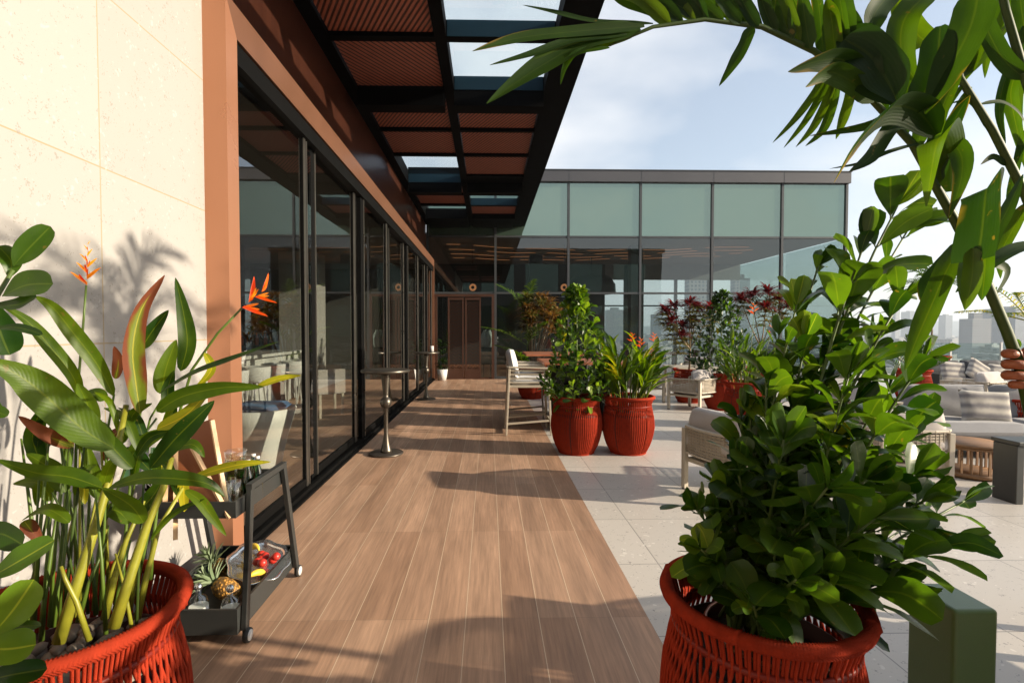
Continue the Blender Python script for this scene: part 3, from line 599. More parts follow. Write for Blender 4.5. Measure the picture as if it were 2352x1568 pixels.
# ------------------------------------------------------------------ hills, city
b = mb('hill'); vs = []; fs = []; n = 90
for j in range(7):
    for i in range(n+1):
        a = math.radians(-75+150*i/n); rr = 4300+j*260; hgt = (0, .35, .7, 1, .85, .5, 0)[j]
        h = (95+60*noise.noise(Vector((i*.13, 1.7, 0)))+22*noise.noise(Vector((i*.6, 4, 0))))*hgt
        vs.append((rr*math.sin(a), rr*math.cos(a), -46+h))
for j in range(6):
    for i in range(n): q = j*(n+1)+i; fs.append((q, q+1, q+n+2, q+n+1))
b.add(vs, fs); struct(b.build('hills'))
rc = random.Random(11)
b = mb('city')
for k in range(7800):
    a = math.radians(rc.uniform(-8, 52)); d = 190+ (rc.random()**1.5)*3300; x, y = d*math.sin(a), d*math.cos(a)
    s = 1+d/1500; w = rc.uniform(6, 15)*s; l = rc.uniform(6, 15)*s; h = rc.uniform(5, 15)*(1 if rc.random() < .86 else 1.8)
    R_ = Matrix.Translation((x, y, 0)) @ Matrix.Rotation(rc.choice((.35, .35, .5, -.2)), 4, 'Z')
    b.box(-w/2, w/2, -l/2, l/2, -45.5, -45+h, R_)
    if rc.random() < .5 and d < 1500: b.box(-w/4, w/5, -l/4, l/6, -45+h, -45+h+3, R_)
tag(b.build('city_houses'), 'hazy sprawl of low pale city houses far below the terrace', 'city', kind='stuff')
def tower(px, Y, wpx, ytop, m, lab, extra=0, kind='apartment_tower'):
    p = P(px, ytop, Y); w = wpx/F*Y; t = thing(kind, lab, 'building', (p.x, Y, -45), random.uniform(-.2, .2), 'tall buildings on the city skyline')
    h = p.z+45; b = mb(m); b.box(-w/2, w/2, -w*.4, w*.4, -.5, h); b.build('tower_body', t)
    b = mb('city'); b.box(-w/4, w/5, -w*.2, w*.15, h, h+4+extra); b.build('roof_house', t)
tower(2326, 900, 84, 709, 'tower_dark', 'wide blue grey slab block at the right end of the skyline')
tower(2240, 620, 44, 732, 'tower', 'pale block with stepped roof left of the blue grey slab block', 3)
tower(2058, 1500, 12, 703, 'tower', 'slim white tower behind the big leafy shrub')
tower(2090, 2100, 26, 716, 'tower_dark', 'low hazy tower beside the slim white one')
tower(2172, 1800, 20, 724, 'tower_dark', 'faint grey tower near the middle of the skyline')
tower(1598, 420, 40, 622, 'tower', 'white high rise seen through the windows of the glass building')
tower(1412, 1300, 40, 712, 'tower', 'pale tower group seen through the left gap of the glass building', 2)
tower(1700, 520, 34, 640, 'tower', 'white block seen low through the glass building near the red shrubs')
tower(1520, 1700, 44, 722, 'tower_dark', 'distant grey block seen through the middle gap of the glass building')
# ------------------------------------------------------------------ haze
b = mb('clear'); b.box(-5200, 5200, -60, 5400, -46.5, 190); hz = b.build('haze'); hz['kind'] = 'stuff'; hz['label'] = 'thin bluish haze over the city'
hz.data.materials.clear(); m, t, out = nt('haze_air')
pv = N(t, 'ShaderNodeVolumePrincipled', Density=0.00024, Anisotropy=0.3); pv.inputs['Color'].default_value = (.80, .90, 1, 1); t.links.new(pv.outputs[0], out.inputs['Volume']); hz.data.materials.append(m); m.cycles.homogeneous_volume = True
# ------------------------------------------------------------------ sky and sun
EL, AZ = math.radians(16), math.radians(13)
sd = Vector((math.cos(EL)*math.cos(AZ), -math.cos(EL)*math.sin(AZ), math.sin(EL)))
ld = bpy.data.lights.new('sun', 'SUN'); ld.energy = 5.0; ld.angle = math.radians(.6); ld.color = (1.0, .86, .67)
lo = bpy.data.objects.new('sun', ld); C.objects.link(lo); lo.rotation_euler = sd.to_track_quat('Z', 'Y').to_euler(); lo.location = (30, -5, 20)
w = bpy.data.worlds.new('World'); SC.world = w; w.use_nodes = True; t = w.node_tree; t.nodes.clear()
out = t.nodes.new('ShaderNodeOutputWorld'); bg = N(t, 'ShaderNodeBackground', Strength=0.115)
sky = t.nodes.new('ShaderNodeTexSky'); sky.sky_type = 'NISHITA'; sky.sun_disc = False; sky.sun_elevation = EL; sky.sun_rotation = PI/2+AZ; sky.air_density = 1.0; sky.dust_density = 1.5; sky.ozone_density = 1.5
tc = N(t, 'ShaderNodeTexCoord'); mp = N(t, 'ShaderNodeMapping'); mp.inputs['Scale'].default_value = (1, 1, 2.2); mp.inputs['Location'].default_value = (.35, .2, .1); t.links.new(tc.outputs['Generated'], mp.inputs['Vector'])
n1 = N(t, 'ShaderNodeTexNoise', Scale=1.9, Detail=5.0, Roughness=0.46, Distortion=.15); t.links.new(mp.outputs[0], n1.inputs['Vector'])
r = N(t, 'ShaderNodeMapRange'); r.inputs[1].default_value = .38; r.inputs[2].default_value = .60; r.inputs[3].default_value = .26; r.inputs[4].default_value = 1.0; t.links.new(n1.outputs['Fac'], r.inputs[0])
mx = N(t, 'ShaderNodeMix', data_type='RGBA'); t.links.new(r.outputs[0], mx.inputs[0]); t.links.new(sky.outputs[0], mx.inputs[6]); mx.inputs[7].default_value = (4.7, 4.75, 4.85, 1)
t.links.new(mx.outputs[2], bg.inputs[0]); t.links.new(bg.outputs[0], out.inputs[0])
vs_ = SC.view_settings; vs_.view_transform = 'Standard'; vs_.look = 'None'; vs_.exposure = 0.0; vs_.gamma = 1

cy = SC.cycles; cy.max_bounces = 7; cy.diffuse_bounces = 3; cy.glossy_bounces = 3; cy.transmission_bounces = 4; cy.transparent_max_bounces = 20; cy.volume_bounces = 0; cy.caustics_reflective = False; cy.caustics_refractive = False

# the building behind the viewer, mirrored in both glass fronts
RB = thing('rear_building', 'dark stone building behind the viewer, seen only mirrored in the glass', 'building', (4, -13, 0))
b = mb('interior'); b.box(-14, 15, -14, -12, -.3, 8.2); W(b.build('wall', RB)); b = mb('ground'); b.box(-14.2, 15.2, -14.2, -11.8, 8.2, 8.5); W(b.build('roof', RB))
for k in range(7): b = mb('spandrel'); b.box(-12+k*3.8, -9.2+k*3.8, -12, -11.95, 1, 3.6); b.box(-12+k*3.8, -9.2+k*3.8, -12, -11.95, 4.8, 7.2); W(b.build('window', RB))
# ------------------------------------------------------------------ rope planters
def potprof(z):
    K = [(0.0,.205),(.02,.222),(.10,.262),(.22,.302),(.33,.318),(.44,.312),(.52,.296),(.58,.282),(.62,.280),(.66,.292),(.69,.300)]
    for (z0, r0), (z1, r1) in zip(K, K[1:]):
        if z <= z1:
            f = (z-z0)/(z1-z0); f = f*f*(3-2*f)*.5+f*.5; return r0+(r1-r0)*f
    return K[-1][1]
def make_pot(n=150):
    body = mb('red_rope'); seam = set(int(n*k/5)+3 for k in range(5))
    zs = [.012, .05, .10, .17, .25, .33, .40, .46, .50, .54, .58, .62, .655, .685]
    for i in range(n):
        if i in seam: continue
        pts = []
        for z in zs:
            a = 2*PI*(i+.0)/n
            if z > .46: a += (2*PI/n)*(1.9 if i % 2 else -1.9)*min(1, (z-.46)/.12)
            r = potprof(z)+(.004 if i % 2 else 0)
            pts.append((r*math.cos(a), r*math.sin(a), z))
        body.tube(pts, .0058, 5, caps=False)
    body.lathe([(.20, .0), (.225, .0), (.228, .014), (.222, .022)], 48)
    rim = mb('red_rope'); NN = 420; R0 = .306; vs = []; fs = []
    for i in range(NN):
        a = 2*PI*i/NN; rr = .0240*(1.0 if i % 2 else .82)*(1.18 if (i//2) % 52 == 0 else 1)
        for k in range(9):
            p = 2*PI*k/9; q = R0+rr*math.cos(p); vs.append((q*math.cos(a+p*.01), q*math.sin(a+p*.01), .700+rr*math.sin(p)))
    for i in range(NN):
        for k in range(9): fs.append((i*9+k, i*9+(k+1)%9, ((i+1)%NN)*9+(k+1)%9, ((i+1)%NN)*9+k))
    rim.add(vs, fs)
    lin = mb('dark_liner'); lin.lathe([(.19,.01),(.215,.02),(.255,.10),(.295,.22),(.311,.33),(.304,.44),(.288,.50),(.279,.545),(.272,.545),(.285,.43),(.29,.33),(.20,.30)], 40)
    lin.use('red_plain'); lin.lathe([(.286,.615),(.290,.60),(.284,.585),(.279,.60)], 48, closed=True)
    sl = mb('soil'); sl.lathe([(.0,.50),(.10,.505),(.20,.50),(.272,.485),(.27,.40)], 28)
    root = thing('_', '', ''); out = []
    for m_, nm in ((body, 'woven_body'), (rim, 'rope_rim'), (lin, 'liner'), (sl, 'soil')): out.append(m_.build(nm).data)
    for o in [o for o in bpy.data.objects if o.data in out or o == root]: bpy.data.objects.remove(o)
    return out
POT = make_pot()
def add_pot(t, sc=1.0, rz=0.0, soil=True):       # pot > rim, liner, soil
    o = bpy.data.objects.new('pot', POT[0]); C.objects.link(o); o.parent = t; o.scale = (sc,)*3; o.rotation_euler = (0, 0, rz)
    for d, nm in zip(POT[1:], ('rope_rim', 'liner', 'soil')):
        if nm == 'soil' and not soil: continue
        c = bpy.data.objects.new(nm, d); C.objects.link(c); c.parent = o
    return o
# ------------------------------------------------------------------ foliage
def bez(a, b, c, t): return a*(1-t)**2+b*(2*t*(1-t))+c*t*t
def rv(s=1.0): return Vector((random.gauss(0, s), random.gauss(0, s), random.gauss(0, s)))
def twig(lf, st, a, b, c, n, ll, lw, r0=.008, r1=.003, t0=.35, prof='obo', up=.5, mats=('leaf_clusia',), pm=.12, fold=.18, out=1.0):
    a, b, c = Vector(a), Vector(b), Vector(c); st.tube([bez(a, b, c, k/7) for k in range(8)], [r0+(r1-r0)*k/7 for k in range(8)], 6)
    ph = random.random()*6.28
    for k in range(n):
        t = t0+(1-t0)*(k+.5)/n; p = bez(a, b, c, t); tg = (bez(a, b, c, min(1, t+.02))-bez(a, b, c, t-.02)).normalized()
        s1 = tg.cross(Vector((.2, .1, .97)));  s1 = s1.normalized() if s1.length > .05 else Vector((1, 0, 0)); s2 = tg.cross(s1)
        for sg in (0, PI):
            if random.random() < .08: continue
            ang = ph+k*(PI/2+.35)+sg+random.gauss(0, .25); d = (s1*math.cos(ang)+s2*math.sin(ang))*out+tg*(.35+.75*t*t)+Vector((0, 0, up*.35))+rv(.12); d.normalize()
            L_ = ll*random.choice((random.uniform(.5, .8), random.uniform(.8, 1.2), random.uniform(.85, 1.12)))*(1-.25*max(0, t-.8)/.2); p0 = p+d*.012; sag = Vector((0, 0, -1))*L_*random.uniform(.02, .22)
            nrm = (tg*.8+Vector((0, 0, .7))+rv(.35))
            q_ = random.random(); lf.use('leaf_yellow' if q_ > .996 else mats[1] if len(mats) > 1 and q_ < pm else mats[0])
            st.tube([p, p0+d*.012], [.0022, .0018], 5, caps=False)
            lf.leaf([p0, p0+d*L_*.5+Vector((0, 0, .01)), p0+d*L_+sag], lw*random.uniform(.72, 1.14)*L_/ll, nrm, prof, fold=fold+random.uniform(-.08, .2), wave=.05, n=9, cup=.05)
    tip = c; tg = (c-b).normalized()
    for k in range(3):
        d = (tg+rv(.3)).normalized(); lf.leaf([tip, tip+d*ll*.35, tip+d*ll*.7], lw*.6, rv(1), prof, fold=.4, n=8)
def cone_shrub(t, h0, h1, r, n, ll, lw, mats, seed, leanx=0.0, per=4, pm=.15):
    random.seed(seed); lf = mb(mats[0]); st = mb('stem')
    st.tube([(0, 0, h0-.1), (leanx*.5, 0, (h0+h1)/2), (leanx, 0, h1-.05)], [.012, .009, .004], 7)
    for k in range(n):
        f = (k+.5)/n; z = h0+(h1-h0)*f; rr = r*(1-f**1.5)*(.75+.5*random.random())+.05; a = k*2.4+random.random()*.5
        base = Vector((leanx*f, 0, z-rr*.7 if z-rr*.7 > h0-.05 else h0-.05)); d = Vector((math.cos(a), math.sin(a), 0)); twig(lf, st, base, base+d*rr*.7+Vector((0, 0, .06)), base+d*rr+Vector((0, 0, rr*.55+.04)), per, ll, lw, .005, .002, .25, mats=mats, pm=pm)
    twig(lf, st, (leanx, 0, h1-.3), (leanx*1.1, .01, h1-.12), (leanx*1.2, 0, h1), 6, ll, lw, .005, .003, .1, mats=mats, pm=.6)
    st.build('stem', t); return lf.build('foliage', t)
def heliflower(parent, c, s, d=Vector((0, 0, 1)), mats=('orange_petal', 'yellow_petal'), n=5, name='flower', world=False, side=Vector((1, 0, 0))):
    b = mb(mats[0]); c = Vector(c); d = d.normalized()
    for k in range(n):
        p = c+d*s*.17*k; sg = 1 if k % 2 else -1; dr = (side*sg*.9+d*(.55+.12*k)+rv(.08)).normalized(); L_ = s*(.62-.07*k)
        b.use(mats[0]); b.leaf([p, p+dr*L_*.5-d*L_*.04, p+dr*L_], L_*.30, d, 'lance', fold=.8, n=6)
        b.use(mats[1])
        for q in range(2): e = (dr+d*.9+rv(.25)).normalized(); b.leaf([p, p+e*L_*.4, p+e*L_*.62], L_*.10, side.cross(d), 'lance', fold=.3, n=4)
    o = b.build(name, parent); return W(o) if world else o
def heliclump(t, z0, z1, n, seed, ll=.42, lw=.075, spread=.42, mats=('leaf_heli', 'leaf_yellow'), pm=.08, flowers=(), r=.17):
    random.seed(seed); lf = mb(mats[0]); st = mb('stalk_green')
    for k in range(n):
        a = random.random()*6.28; rr = r*math.sqrt(random.random()); b = Vector((rr*math.cos(a), rr*math.sin(a), z0-.03)); lean = Vector((math.cos(a), math.sin(a), 0))*random.uniform(.1, 1)*spread*.5+rv(.03)
        hh = (z1-z0)*random.uniform(.35, .78); top = b+lean*.6+Vector((0, 0, hh)); st.use('stalk' if random.random() < .35 else 'stalk_green'); st.tube([b, b+(top-b)*.5+lean*.05, top], [.008, .007, .003], 6)
        for q in range(3):
            f = (.55, .8, 1)[q]; p = b+(top-b)*f; ang = a+random.gauss(0, 1.1); d = Vector((math.cos(ang)*.55, math.sin(ang)*.55, 1.1 if q == 2 else .8))+lean; d.normalize(); L_ = ll*random.uniform(.75, 1.1)
            lf.use(mats[1] if random.random() < pm else mats[0]); lf.leaf([p, p+d*L_*.55, p+d*L_*.9+Vector((math.cos(ang), math.sin(ang), -.3))*L_*.22], lw*random.uniform(.8, 1.15), (math.cos(ang)*-1, math.sin(ang)*-1, .9), 'lance', fold=.35, n=9)
    st.build('stalks', t); lf.build('foliage', t)
    for (x, y, z, s) in flowers:
        sb = mb('stalk_green'); sb.tube([(x*.3, y*.3, z0), (x*.7, y*.7, (z0+z)/2), (x, y, z)], .004, 5); sb.build('flower_stalk', t); heliflower(t, (x, y, z), s)
def frond(lf, st, pts, r, n, ll, lw, t0=.2, droop=.35, mats=('leaf_palm',), vang=.5, both=True):
    pts = [Vector(p) for p in pts]
    def cr(t):
        L = len(pts)-1; x = min(t, .9999)*L; i = int(x); f = x-i; p0 = pts[max(i-1, 0)]; p1 = pts[i]; p2 = pts[i+1]; p3 = pts[min(i+2, L)]
        return 0.5*((2*p1)+(p2-p0)*f+(2*p0-5*p1+4*p2-p3)*f*f+(3*p1-p0-3*p2+p3)*f*f*f)
    st.tube([cr(k/16) for k in range(17)], [r*(1-.8*k/16) for k in range(17)], 7)
    for k in range(n):
        t = t0+(1-t0)*(k+.5)/n; p = cr(t); tg = (cr(min(1, t+.02))-cr(t-.02)).normalized(); sd = tg.cross(Vector((0, 0, 1))); sd = sd.normalized() if sd.length > .05 else Vector((1, 0, 0)); u = sd.cross(tg)
        for sg in (1, -1):
            d = (sd*sg*(1-.5*t)+tg*(.45+.7*t)+u*vang*.6+rv(.06)).normalized(); L_ = ll*(math.sin(PI*(.18+.78*t))**.6)*random.uniform(.85, 1.1)
            lf.use(random.choice(mats)); lf.leaf([p, p+d*L_*.5, p+d*L_+Vector((0, 0, -1))*L_*droop], lw, u, 'strap', fold=.3, n=6)
def rosette(lf, c, s, n, m, up=.7, w=.03):
    lf.use(m)
    for k in range(n):
        a = k*2.4; e = random.uniform(-.25, 1.1); d = Vector((math.cos(a)*math.cos(e), math.sin(a)*math.cos(e), math.sin(e)*up+.1)).normalized(); L_ = s*random.uniform(.7, 1.1)
        lf.leaf([c, c+d*L_*.55, c+d*L_+Vector((0, 0, -.25*L_))], w, (0, 0, 1), 'lance', fold=.3, n=5)

# ---- two pots side by side on the terrace
p = G(1330, 1046); A1 = thing('potted_shrub', 'bushy bright green shrub in red rope pot, left of the pair beside the bar stool', 'potted plant', (p.x, p.y+.2, 0), 0, 'red rope pots with plants')
add_pot(A1, 1, .4); cone_shrub(A1, .62, 2.02, .40, 66, .14, .078, ('leaf_clusia', 'leaf_clusia_light'), 3, per=4, pm=.42)
p = G(1452, 1046); A2 = thing('potted_heliconia', 'strappy green plant with orange flowers in red woven rope pot, right of the pair', 'potted plant', (p.x, p.y+.2, 0), 0, 'red rope pots with plants')
add_pot(A2, 1, 1.3); heliclump(A2, .56, 1.5, 56, 5, .42, .066, .70, flowers=((.02, -.1, 1.40, .13), (.14, -.05, 1.33, .14), (.34, .05, 1.40, .13), (.27, -.1, 1.22, .11), (-.3, .1, 1.28, .10)))
# ---- background planters
def place(name, lab, px, py, Y, seed=0, sc=1.0, pot=True):
    q = P(px, py, Y); t = thing(name, lab, 'potted plant', (q.x, Y, 0), 0, 'red rope pots with plants')
    if pot: add_pot(t, sc, seed)
    return t
T = place('potted_croton', 'brown and green croton with palm shoots in red pot behind the bar stool', 1222, 850, 11.6, 1.0, 1.05)
random.seed(21); lf = mb('leaf_croton'); st = mb('bark')
for k in range(15):
    a = k*2.4; R_ = random.uniform(.12, .75); c = Vector((R_*math.cos(a)*.95+.12, R_*math.sin(a)*.6, 1.55+1.0*(1-R_)*random.uniform(.5, 1.1))); st.tube([(0, 0, .5), (c.x*.5, c.y*.5, c.z*.62), c], [.016, .012, .005], 5)
    for q in range(5):
        rosette(lf, c+Vector((0, 0, -.10*q))+rv(.05), .27, 17, random.choice(('leaf_croton', 'leaf_olive', 'leaf_croton')), .8, .042)
st.build('stem', T); lf.build('foliage', T)
lf = mb('leaf_palm_lit'); st = mb('stalk_green')
for a, e, l, z in ((2.6,.9,1.1,1.9),(1.2,1.1,1.0,2.0),(3.4,.5,1.1,1.2),(.4,.9,.9,1.6),(2.0,1.3,1.0,1.6),(5.2,.8,.9,1.2),(3.0,.7,.8,.8),(2.4,.8,.75,.7),(4.0,.8,.7,.7)):
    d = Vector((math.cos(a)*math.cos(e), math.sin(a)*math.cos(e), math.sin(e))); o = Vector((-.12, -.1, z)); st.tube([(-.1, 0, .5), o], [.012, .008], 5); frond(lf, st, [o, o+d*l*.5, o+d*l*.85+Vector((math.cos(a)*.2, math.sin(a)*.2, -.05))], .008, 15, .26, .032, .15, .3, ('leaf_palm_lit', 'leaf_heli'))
st.build('palm_stems', T); lf.build('palm_leaves', T)
def cordyline(T, spots, seed, green=True):
    random.seed(seed); lf = mb('leaf_red'); st = mb('bark'); hub = Vector((.02, 0, 1.15)); st.tube([(0, 0, .5), (.03, .02, .85), hub], [.028, .022, .02], 7)
    for (x, y, z, s) in spots:
        c = Vector((x, y, z)); st.tube([hub, (hub+c)/2+Vector((0, 0, -.06)), c], [.016, .011, .008], 6)
        rosette(lf, c, s*1.25, 60, 'leaf_red', .9, .042)
        if green:
            for q in range(4): rosette(lf, c+Vector((random.gauss(0, .06), random.gauss(0, .06), -.08-.10*q)), s*1.1, 22, 'leaf_olive', .3, .036)
    st.build('trunk', T); lf.build('foliage', T)
T = place('potted_cordyline', 'small branching tree with dark red leaf tufts in red pot behind the white armchair', 1582, 855, 10.9, 2.0)
cordyline(T, [(-.52, 0, 1.93, .24), (-.28, .15, 2.05, .24), (-.02, -.05, 2.08, .25), (.2, .1, 2.0, .24), (.46, .0, 1.98, .27), (-.12, .1, 1.62, .22), (-.42, -.1, 1.7, .22), (-.2,-.1,1.42,.2), (.1,.1,1.75,.2)], 31)
T = place('potted_bush', 'dense dark green bush in dark red pot between the two red tufted trees', 1655, 862, 9.9, .7)
cone_shrub(T, .62, 2.22, .55, 95, .15, .068, ('leaf_dark', 'leaf_clusia'), 8, per=4, pm=.3)
T = place('potted_cordyline', 'second dark red tufted tree rising behind the big leafy shrub', 1745, 860, 11.2, 1.4)
cordyline(T, [(-.45, 0, 2.2, .26), (-.15, .1, 2.28, .28), (.15, 0, 2.35, .3), (.42, .1, 2.2, .26), (.0, -.2, 2.0, .24), (.62,0,2.05,.24)], 33)
T = place('potted_heliconia', 'pale leafy plant with one orange bloom in glossy red pot left of the big shrub', 1712, 885, 8.15, 2.2)
heliclump(T, .56, 1.55, 34, 9, .34, .06, .7, ('leaf_palm_lit', 'leaf_heli'), .4, flowers=((.12, 0, 1.80, .20), (.35, -.1, 1.5, .14)))
T = place('potted_palm', 'slender palm in red pot in front of the far city skyline', 2137, 838, 12.6, .4, 1.25)
random.seed(41); lf = mb('leaf_palm'); st = mb('bark'); st.tube([(0, 0, .5), (.02, 0, 1.5), (-.05, 0, 2.55)], [.028, .022, .02], 8); st.build('trunk', T)
st2 = mb('stalk_green')
for k in range(13):
    a = k*2.4; e = (.9, .5, .2, 1.25)[k % 4]; d = Vector((math.cos(a)*math.cos(e), math.sin(a)*math.cos(e), math.sin(e))); o = Vector((-.05, 0, 2.5)); l = random.uniform(.7, 1.0)
    frond(lf, st2, [o, o+d*l*.5+Vector((0, 0, .08)), o+d*l*.9+Vector((math.cos(a)*.25, math.sin(a)*.25, -.25))], .012, 18, .30, .022, .1, .3, ('leaf_palm', 'leaf_palm_lit'))
st2.build('frond_stems', T); lf.build('fronds', T)
T = place('potted_palm', 'low spiky palm in red pot half hidden by the big shrub near the skyline', 2098, 845, 10.6, .1)
random.seed(43); lf = mb('leaf_dark'); st2 = mb('stalk_green')
for k in range(15):
    a = k*2.4; e = (.9, .5, 1.2)[k % 3]; d = Vector((math.cos(a)*math.cos(e), math.sin(a)*math.cos(e), math.sin(e))); o = Vector((0, 0, .6)); l = random.uniform(.6, .9); frond(lf, st2, [o, o+d*l*.5, o+d*l], .01, 12, .22, .02, .3, .2, ('leaf_dark', 'leaf_palm_lit'))
st2.build('frond_stems', T); lf.build('fronds', T)
T = place('potted_palm', 'yellowing palm in terracotta red pot at the right edge behind the hand', 2352, 840, 6.6, .1, .9)
T.location.z = 0.0; random.seed(44); lf = mb('leaf_palm_lit'); st2 = mb('stalk'); o = Vector((0.1, 0, 1.65)); st2.tube([(0, 0, .5), o], .02, 6); 
for a, e, l in ((3.1,.75,.95),(3.6,.2,.8),(2.6,.3,.8),(1.2,.8,.8),(.3,.8,.8),(5,.7,.7)):
    d = Vector((math.cos(a)*math.cos(e), math.sin(a)*math.cos(e), math.sin(e))); frond(lf, st2, [o, o+d*l*.6, o+d*l*.8+Vector((math.cos(a)*.25, 0, -.05))], .01, 22, .14, .014, .2, .5, ('leaf_palm_lit', 'leaf_yellow'))
for k in range(20): q = Vector((random.gauss(.05, .1), random.gauss(0, .1), random.uniform(.75, 1.3))); lf.use('leaf_palm_lit'); lf.leaf([q, q+Vector((.02, 0, .08)), q+Vector((.0, .02, .16))], .09, rv(1), 'obo', n=6)
st2.build('frond_stems', T); lf.build('fronds', T)
# ------------------------------------------------------------------ big shrub in front, right
BS = thing('potted_shrub', 'large dark glossy shrub in red woven rope pot in the right foreground', 'potted plant', (.87, 1.60, 0), 0, 'red rope pots with plants')
add_pot(BS, 1.0, .9).scale = (.94, .94, 1.0)
random.seed(12); lf = mb('leaf_clusia'); st = mb('stem'); base = Vector((.87, 1.60, .56))
TIPS = [(2062,472,1.72,.17),(2090,520,1.80,.16),(1985,560,1.62,.16),(1880,610,1.75,.12),(1830,700,1.6,.13),(1790,770,1.9,.12),(1760,870,1.6,.13),(1725,960,1.72,.14),(1695,1080,1.5,.14),(1640,1195,1.6,.14),(1650,1290,1.48,.12),(1610,1260,1.42,.12),(1730,1390,1.34,.12),(1830,1330,1.28,.13),(1600,1170,1.5,.12),
 (2075,680,1.62,.12),(2120,830,1.55,.14),(2120,960,1.75,.15),(2100,1090,1.55,.16),(2215,1150,1.66,.15),(2170,1250,1.5,.17),(2050,1340,1.45,.16),(1900,1120,1.30,.16),(1800,1010,1.38,.15),
 (1950,860,1.45,.14),(1900,800,1.72,.14),(1960,930,1.62,.14),(2040,900,1.68,.14),(1820,930,1.62,.14),(1730,1040,1.62,.13),(1670,1120,1.55,.13),(1990,1100,1.4,.14),(2120,1150,1.5,.15),(1780,1270,1.4,.14),(1900,1330,1.35,.14),(1700,960,1.66,.14),(2070,1010,1.6,.14),(1860,1200,1.38,.14),(1950,720,1.75,.13),(1880,900,1.85,.14),(2010,1190,1.32,.16),(1950,1010,1.95,.14),(2010,780,1.75,.13),(1930,1250,1.5,.16),(2080,1210,1.85,.15),(1780,1010,1.5,.14),(1740,1140,1.75,.14),(1850,780,1.6,.13),(1930,700,1.85,.12)]
for (x, y, Y, ll) in TIPS:
    tip = P(x, y, Y); c = base+Vector((random.gauss(0, .05), random.gauss(0, .05), 0)); hgt = tip.z-base.z
    mid = Vector((c.x*.55+tip.x*.45, c.y*.55+tip.y*.45, base.z+max(.12, hgt*.62))); n = (8 if y < 600 else 5+int(hgt*6.5)); ll = max(ll, .125)*1.04
    twig(lf, st, c, mid, tip, n, ll, ll*.56, .008, .003, .30 if hgt > .5 else .4, mats=('leaf_clusia', 'leaf_clusia_light'), pm=.07, fold=.15, up=.4)
W(st.build('stem', BS)); W(lf.build('foliage', BS))
b = mb('copper_dark'); b.tube([(.90+.20*math.cos(a), 1.58+.20*math.sin(a), .60) for a in [2*PI*k/24 for k in range(25)]], .006, 6); W(b.build('support_ring', BS))
# ------------------------------------------------------------------ heliconia in front, left
HP = thing('potted_heliconia', 'tall heliconia with paddle leaves and orange flowers in red rope pot, left foreground', 'potted plant', (-1.27, 1.55, 0), 0, 'red rope pots with plants')
add_pot(HP, 1.0, .15)
random.seed(5); b = mb('pebble')
for k in range(150):
    a = random.random()*6.28; r = .255*math.sqrt(random.random()); s = random.uniform(.016, .034); b.ball((-1.27+r*math.cos(a), 1.55+r*math.sin(a), .515+random.random()*.03), s, (1.3, .9, .62), 8, rot(random.random()*.5, random.random()*.5, random.random()*6))
o = W(b.build('pebbles', HP)); o['kind'] = 'stuff'
st = mb('stalk')
def stalk(pts, w0, w1, m='stalk'):
    q = [P(*p) for p in pts]; a = w0*.66/F*pts[0][2]/2; c = w1*.8/F*pts[-1][2]/2; k = len(q); st.use(m); st.tube(q, [a+(c-a)*i/(k-1) for i in range(k)], 8)
stalk([(135,1475,1.42),(180,1330,1.45),(225,1190,1.5),(268,1040,1.55),(290,930,1.6)], 42, 14)
stalk([(262,1440,1.42),(300,1320,1.45),(340,1200,1.5),(375,1120,1.52),(395,1050,1.55)], 40, 14)
stalk([(240,1420,1.55),(262,1330,1.56),(290,1240,1.6),(330,1150,1.62)], 26, 10)
stalk([(120,1440,1.5),(140,1300,1.55),(150,1170,1.6),(165,1000,1.65)], 22, 10, 'stalk_green')
stalk([(345,1330,1.75),(350,1260,1.76),(362,1150,1.78),(390,1000,1.8)], 15, 7, 'stalk_green')
stalk([(315,1420,1.6),(335,1330,1.62),(365,1210,1.65),(420,1120,1.7)], 24, 9)
stalk([(205,1470,1.38),(175,1380,1.38),(150,1330,1.38),(140,1300,1.38)], 20, 9)
stalk([(95,1470,1.5),(100,1390,1.5),(120,1250,1.55),(140,1130,1.58)], 18, 8, 'stalk_green')
stalk([(215,1400,1.65),(225,1280,1.68),(250,1130,1.72),(240,1000,1.75)], 14, 7, 'stalk_green')
stalk([(180,1420,1.7),(200,1290,1.72),(205,1150,1.74),(175,930,1.76)], 14, 6, 'stalk_green')
stalk([(280,1400,1.7),(285,1260,1.72),(300,1100,1.75),(325,930,1.78)], 13, 6, 'stalk_green')
stalk([(60,1450,1.55),(75,1330,1.56),(110,1180,1.6),(150,1060,1.62)], 13, 6, 'stalk_green')
stalk([(150,1430,1.65),(180,1300,1.68),(250,1180,1.7),(300,1040,1.72),(360,960,1.75)], 12, 6, 'petiole')
stalk([(190,1420,1.5),(150,1240,1.5),(135,1160,1.5),(120,1130,1.5)], 10, 5, 'petiole')
stalk([(300,1400,1.8),(330,1270,1.8),(360,1130,1.82),(440,850,1.85),(500,765,1.86),(555,708,1.86)], 12, 6, 'stalk_green')
stalk([(175,1400,1.75),(172,1150,1.76),(178,900,1.78),(192,735,1.78),(198,655,1.78)], 11, 5, 'stalk_green')
stalk([(230,1400,1.6),(240,1200,1.62),(245,1000,1.62),(262,905,1.62)], 10, 6, 'stalk_green')
stalk([(270,1380,1.8),(300,1150,1.8),(345,960,1.8),(400,870,1.8)], 9, 5, 'stalk_green')
random.seed(55)
